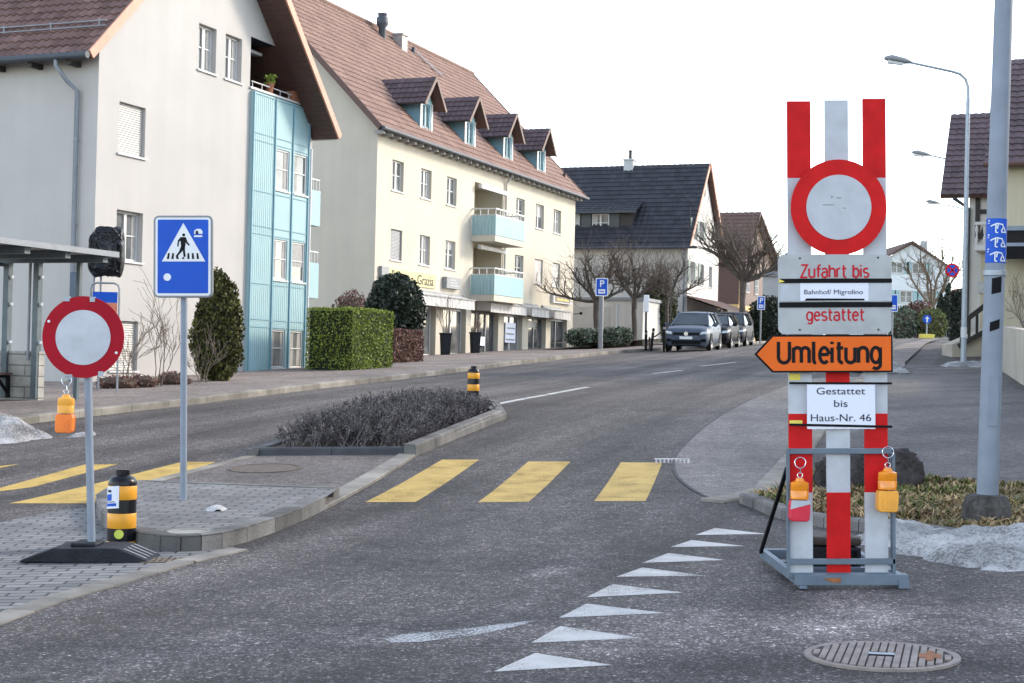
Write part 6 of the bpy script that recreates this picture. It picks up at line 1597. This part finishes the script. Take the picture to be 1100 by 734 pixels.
o = thing('direction_post', 'small round blue arrow sign with a yellow foot at the end of the street', 'road sign', ground_at(995, 95), 0)
h = at(995, 343, 95).z-o.location.z
m = MB(); m.tube([(0, 0, 0), (0, 0, h)], .04, 8); m.build('post', 'steel', o)
m = MB(); m.disc(.28, 20, (0, -.06, h), -.01, .01); f_ = m.build('disc', 'blue_sign', o)
m = MB(); m.prism([(-.05, h-.2), (.05, h-.2), (.05, h+.02), (.14, h+.02), (0, h+.2), (-.14, h+.02), (-.05, h+.02)], -.076, -.072); m.build('arrow', 'sign_white', f_)
m = MB(); m.box(-.45, .45, -.2, .2, 0, .28); m.build('foot', 'yellow_tape', o, bevel=.03)
# info pylon, leaning rail and short posts at the pavement edge by the cars
o = thing('info_post', 'slim post with an upright white plate behind the short dark bollards', 'sign', ground_at(693.5, 66, .1), 0)
h = at(693, 317, 66).z-o.location.z
m = MB(); m.tube([(0, 0, 0), (0, 0, h-.4)], .05, 8); m.build('post', 'zinc_dark', o)
m = MB(); m.box(-.12, .12, -.05, .05, h-.75, h); m.build('plate', 'sign_white', o, bevel=.02)
for px, Y, hpx, ln, lab in ((694, 62, 22, 0, 'straight short dark bollard nearest the parking sign'), (699.5, 60, 25, .10, 'short dark bollard with a slight lean, beside the straight one'), (713.5, 59, 30, 0, 'taller dark bollard at the first car\'s bumper')):
    o = thing('short_bollard', lab, 'bollard', ground_at(px, Y, .05), 0, 'short dark bollards by the parked cars', lean=ln)
    m = MB(); h = hpx/1600*Y; m.lathe([(1e-3, 0), (.055, 0), (.055, h-.03), (.04, h), (1e-3, h)], 10); m.build('post', 'black', o)
    m = MB(); m.lathe([(.057, h*.80), (.057, h*.88)], 10); m.build('band', 'frame_grey', o)
o = thing('tree_stake', 'thin brown sloping wooden rail tied between two stakes', 'rail', ground_at(706, 63, .1), 0)
m = MB(); m.bar((-.35, 0, .35), (.6, 0, 1.0), .06); m.bar((-.33, 0, 0), (-.33, 0, .5), .06); m.bar((.55, 0, 0), (.55, 0, 2.6), .06); m.build('rail', 'bark', o)

# planters by the shops
for t, lab, bush in ((5.15, 'tall dark square planter with a bare stem by the shop pillar', False), (8.3, 'tall dark square planter in front of the dark shop window', True)):
    x, y, _ = local(H2, (t, -.75, 0)); o = thing('shop_planter', lab, 'planter', (x, y, Z(x, y)+.1), RZ, 'dark planters in front of the shops')
    m = MB(); m.lathe([(1e-3, 0), (.22, 0), (.27, .85), (.30, .85), (.30, .92), (.25, .92), (.24, .82), (1e-3, .82)], 4); m.build('pot', 'planter_dark', o, bevel=.01)
    rnd.seed(int(t*10)); m = MB()
    for k in range(5 if not bush else 9): grow(m, Vector((rnd.gauss(0, .06), rnd.gauss(0, .06), .8)), Vector((rnd.gauss(0, .12), rnd.gauss(0, .12), 1)), 1.1 if not bush else .6, .018, 1, .4, .1, 3, .007, 4)
    m.build('plant', 'twig', o)

# chimneys and vents on the cream house are parts of it
z0 = .8
def zl(z): return z-.8
m = MB(); m.lathe([(.17, zl(15.9)), (.17, zl(17.05)), (.28, zl(17.2)), (.29, zl(17.5)), (.20, zl(17.58)), (.24, zl(17.72)), (1e-3, zl(17.74))], 14, (11.7, 5.8, 0)); m.build('vent_cowl', 'zinc_dark', H2, smooth=50)
m = MB(); m.box(13.25, 13.85, 5.5, 6.0, zl(16.0), zl(17.05)); m.box(13.2, 13.9, 5.45, 6.05, zl(17.05), zl(17.13)); m.build('chimney', 'flashing', H2)
m = MB(); m.lathe([(.12, zl(15.6)), (.09, zl(16.8)), (1e-3, zl(16.82))], 10, (14.95, 5.7, 0)); m.build('vent_pipe', 'zinc_dark', H2, smooth=50)
for k in range(1):
    A, B_ = Vector((15.0, 5.6, zl(16.47))), Vector((15.9, 4.6, zl(15.45))); m = MB(); m.bar(A+Vector((0, -.05, .06)), B_+Vector((0, -.05, .06)), .12, .05); m.build('flashing', 'frame_white', H2)
for t in (5.2, 9.4, 23.0):
    m = MB(); y = .6; m.tube([(t, y, zl(11.3)), (t, y-.1, zl(11.55))], [.09, .07], 8); m.build('vent_pipe', 'iron_dark', H2)

# ------------------------------------------------------------------ parked cars
def loft(mb, st, ring):
    i0 = len(mb.v); n = None
    for s_ in st:
        R = ring(*s_); n = len(R); mb.v += R
    for k in range(len(st)-1):
        for j in range(n): mb.face([i0+k*n+j, i0+k*n+(j+1) % n, i0+(k+1)*n+(j+1) % n, i0+(k+1)*n+j])
    mb.face([i0+j for j in reversed(range(n))]); mb.face([i0+(len(st)-1)*n+j for j in range(n)])
def make_car(loc, rz, lab, paint, badge=True, roof_h=1.57, plate=True):
    o = thing('parked_car', lab, 'car', loc, rz, 'cars parked along the kerb')
    def ring(x, w_, zb, zt):
        half = [(0, zb), (w_*.86, zb), (w_*.97, zb+.12), (w_, (zb+zt)*.45), (w_*.985, (zb+zt)*.58), (w_*.97, zt-.12), (w_*.90, zt-.02), (w_*.6, zt+.02)]
        return [(x, y, z) for y, z in half]+[(x, 0, zt+.03)]+[(x, -y, z) for y, z in reversed(half[1:])]
    m = MB(); loft(m, [(2.15, .42, .42, .64), (2.12, .62, .28, .76), (2.04, .77, .23, .87), (1.90, .86, .21, .93), (1.65, .90, .20, .98), (1.05, .91, .19, 1.05), (0, .912, .19, 1.06), (-1.2, .91, .19, 1.09), (-1.85, .885, .22, 1.10), (-2.06, .80, .28, 1.02), (-2.12, .68, .36, .85)], ring)
    b = m.build('body', paint, o, smooth=45)
    m = MB(); i = 0
    def gr(x, w_, z): return [(x, -w_, z), (x, w_, z)]
    zb = 1.03; zr = roof_h
    P = [(1.22, -.76, zb), (1.22, .76, zb), (.22, .57, zr-.04), (.22, -.57, zr-.04), (-1.55, .56, zr-.06), (-1.55, -.56, zr-.06), (-2.02, .74, zb+.04), (-2.02, -.74, zb+.04), (-.6, .86, zb), (-.6, -.86, zb)]
    m.v = P
    for f in ((0, 1, 2, 3), (3, 2, 4, 5), (5, 4, 6, 7), (1, 8, 6, 4, 2), (0, 3, 5, 7, 9)): m.face(f)
    m.build('glass', 'car_glass', o)
    m = MB(); loft(m, [(.30, .52, zr-.09, zr-.065), (.15, .59, zr-.07, zr-.025), (-.6, .62, zr-.06, zr), (-1.5, .59, zr-.07, zr-.02), (-1.75, .56, zr-.09, zr-.06)], lambda x, w_, a, c: [(x, -w_, a), (x, w_, a), (x, w_*.9, c), (x, 0, c+.015), (x, -w_*.9, c)]); m.build('roof', paint, b, smooth=45)
    for s_ in (-1, 1):
        m = MB(); m.bar((1.24, s_*.78, zb-.02), (.22, s_*.58, zr-.04), .06); m.bar((-.42, s_*.87, zb-.02), (-.40, s_*.60, zr-.04), .07); m.bar((-1.95, s_*.78, zb), (-1.55, s_*.58, zr-.05), .16); m.bar((.25, s_*.585, zr-.04), (-1.6, s_*.575, zr-.05), .05); m.build('pillar', paint, b)
        m = MB(); m.prism([(1.92, .68), (2.10, .70), (2.07, .84), (1.65, .89)], s_*.50, s_*.84) if 0 else None
        m = MB(); i = [(2.13, s_*.56, .70), (2.03, s_*.80, .72), (1.97, s_*.83, .83), (2.08, s_*.60, .80)]; m.poly([(x+.025, y*1.01, z) for x, y, z in i]); m.poly([(2.055, s_*.81, .72), (1.80, s_*.915, .80), (1.76, s_*.905, .87), (1.99, s_*.84, .83)]); m.build('headlight', 'headlight', o)
        m = MB(); m.poly([(2.15, s_*.60, .40), (2.07, s_*.80, .40), (2.08, s_*.80, .52), (2.155, s_*.60, .50)]); m.build('fog_light', 'black', o)
        m = MB(); m.lathe([(1e-3, -.06), (.10, -.05), (.11, .03), (1e-3, .05)], 10, (.92, s_*1.0, 1.08), 'x'); m.v = [(x, y, 1.08+(z-1.08)*.75) for x, y, z in m.v]; m.bar((.92, s_*.86, 1.05), (.92, s_*.96, 1.06), .04); m.build('mirror', paint, o, smooth=60)
        for x in (1.30, -1.32):
            w_ = thing_part('wheel', o)
            m = MB(); m.lathe([(.20, .0), (.34, .0), (.345, -.03), (.345, -.18), (.2, -.2)], 22, (x, s_*.925, .335), 'y') if s_ > 0 else m.lathe([(.20, .0), (.34, .0), (.345, .03), (.345, .18), (.2, .2)], 22, (x, s_*.925, .335), 'y')
            tyre = m.build('tyre', 'tyre', w_, smooth=50)
            m = MB(); m.lathe([(1e-3, .004*s_), (.05, .004*s_), (.06, -.02*s_), (.2, -.01*s_), (.225, .003*s_), (.225, -.05*s_)], 22, (x, s_*.925, .335), 'y'); m.build('rim', 'chrome', w_)
            m = MB(); m.lathe([(.35, 0), (.405, .004*s_), (.41, -.04*s_)], 22, (x, s_*.914, .345), 'y'); m.build('arch', 'black', b)
        m = MB(); m.box(-1.0, 1.0, s_*.905 if s_ > 0 else -.93, .93 if s_ > 0 else s_*.905, .20, .32); m.build('sill', 'black', b)
        m = MB(); m.box(.35, .55, s_*.915-.01, s_*.915+.01, .90, .925); m.box(-.85, -.65, s_*.915-.01, s_*.915+.01, .92, .945); m.build('door_handle', 'chrome', b)
    m = MB(); m.poly([(2.165, -.54, .66), (2.165, .54, .66), (2.145, .52, .77), (2.145, -.52, .77)]); m.build('grille', 'black', o)
    m = MB(); m.poly([(2.155, -.58, .30), (2.155, .58, .30), (2.165, .60, .46), (2.165, -.60, .46)]); m.build('air_intake', 'black', o)
    if badge:
        m = MB(); m.lathe([(1e-3, 0), (.085, 0), (.085, .012), (1e-3, .012)], 18, (2.165, 0, .72), 'x'); m.build('badge', 'chrome', o)
    m = MB(); m.box(2.16, 2.18, -.26, .26, .50, .61); m.build('number_plate', 'sign_white', o)
    m = MB(); m.poly([(1.225, -.76, zb+.006), (1.225, .76, zb+.006), (1.12, .74, zb+.06), (1.12, -.74, zb+.06)]); m.build('cowl', 'black', b)
    return o
def thing_part(name, par):
    e = bpy.data.objects.new(name, None); C.objects.link(e); e.parent = par; return e
hd = Vector((.27, .963)).normalized(); A0 = ground_at(737, 60, .01); rzc = atan2(-hd.y, -hd.x)
for k, (lab, pt_, rh, dist) in enumerate((('dark blue-grey crossover car, first and nearest of the parked row', 'car_blue', 1.57, 0), ('black car in the middle of the parked row', 'car_black', 1.50, 5.9), ('dark grey people carrier, last of the parked row', 'car_grey', 1.62, 11.6))):
    x, y = A0.x+hd.x*(2.15+dist)+(.06 if k else 0), A0.y+hd.y*(2.15+dist)
    o = make_car((x, y, Z(x, y)+.005), rzc, lab, pt_, roof_h=rh+.04)
    o.rotation_euler = (-.0, radians(2.0), rzc)
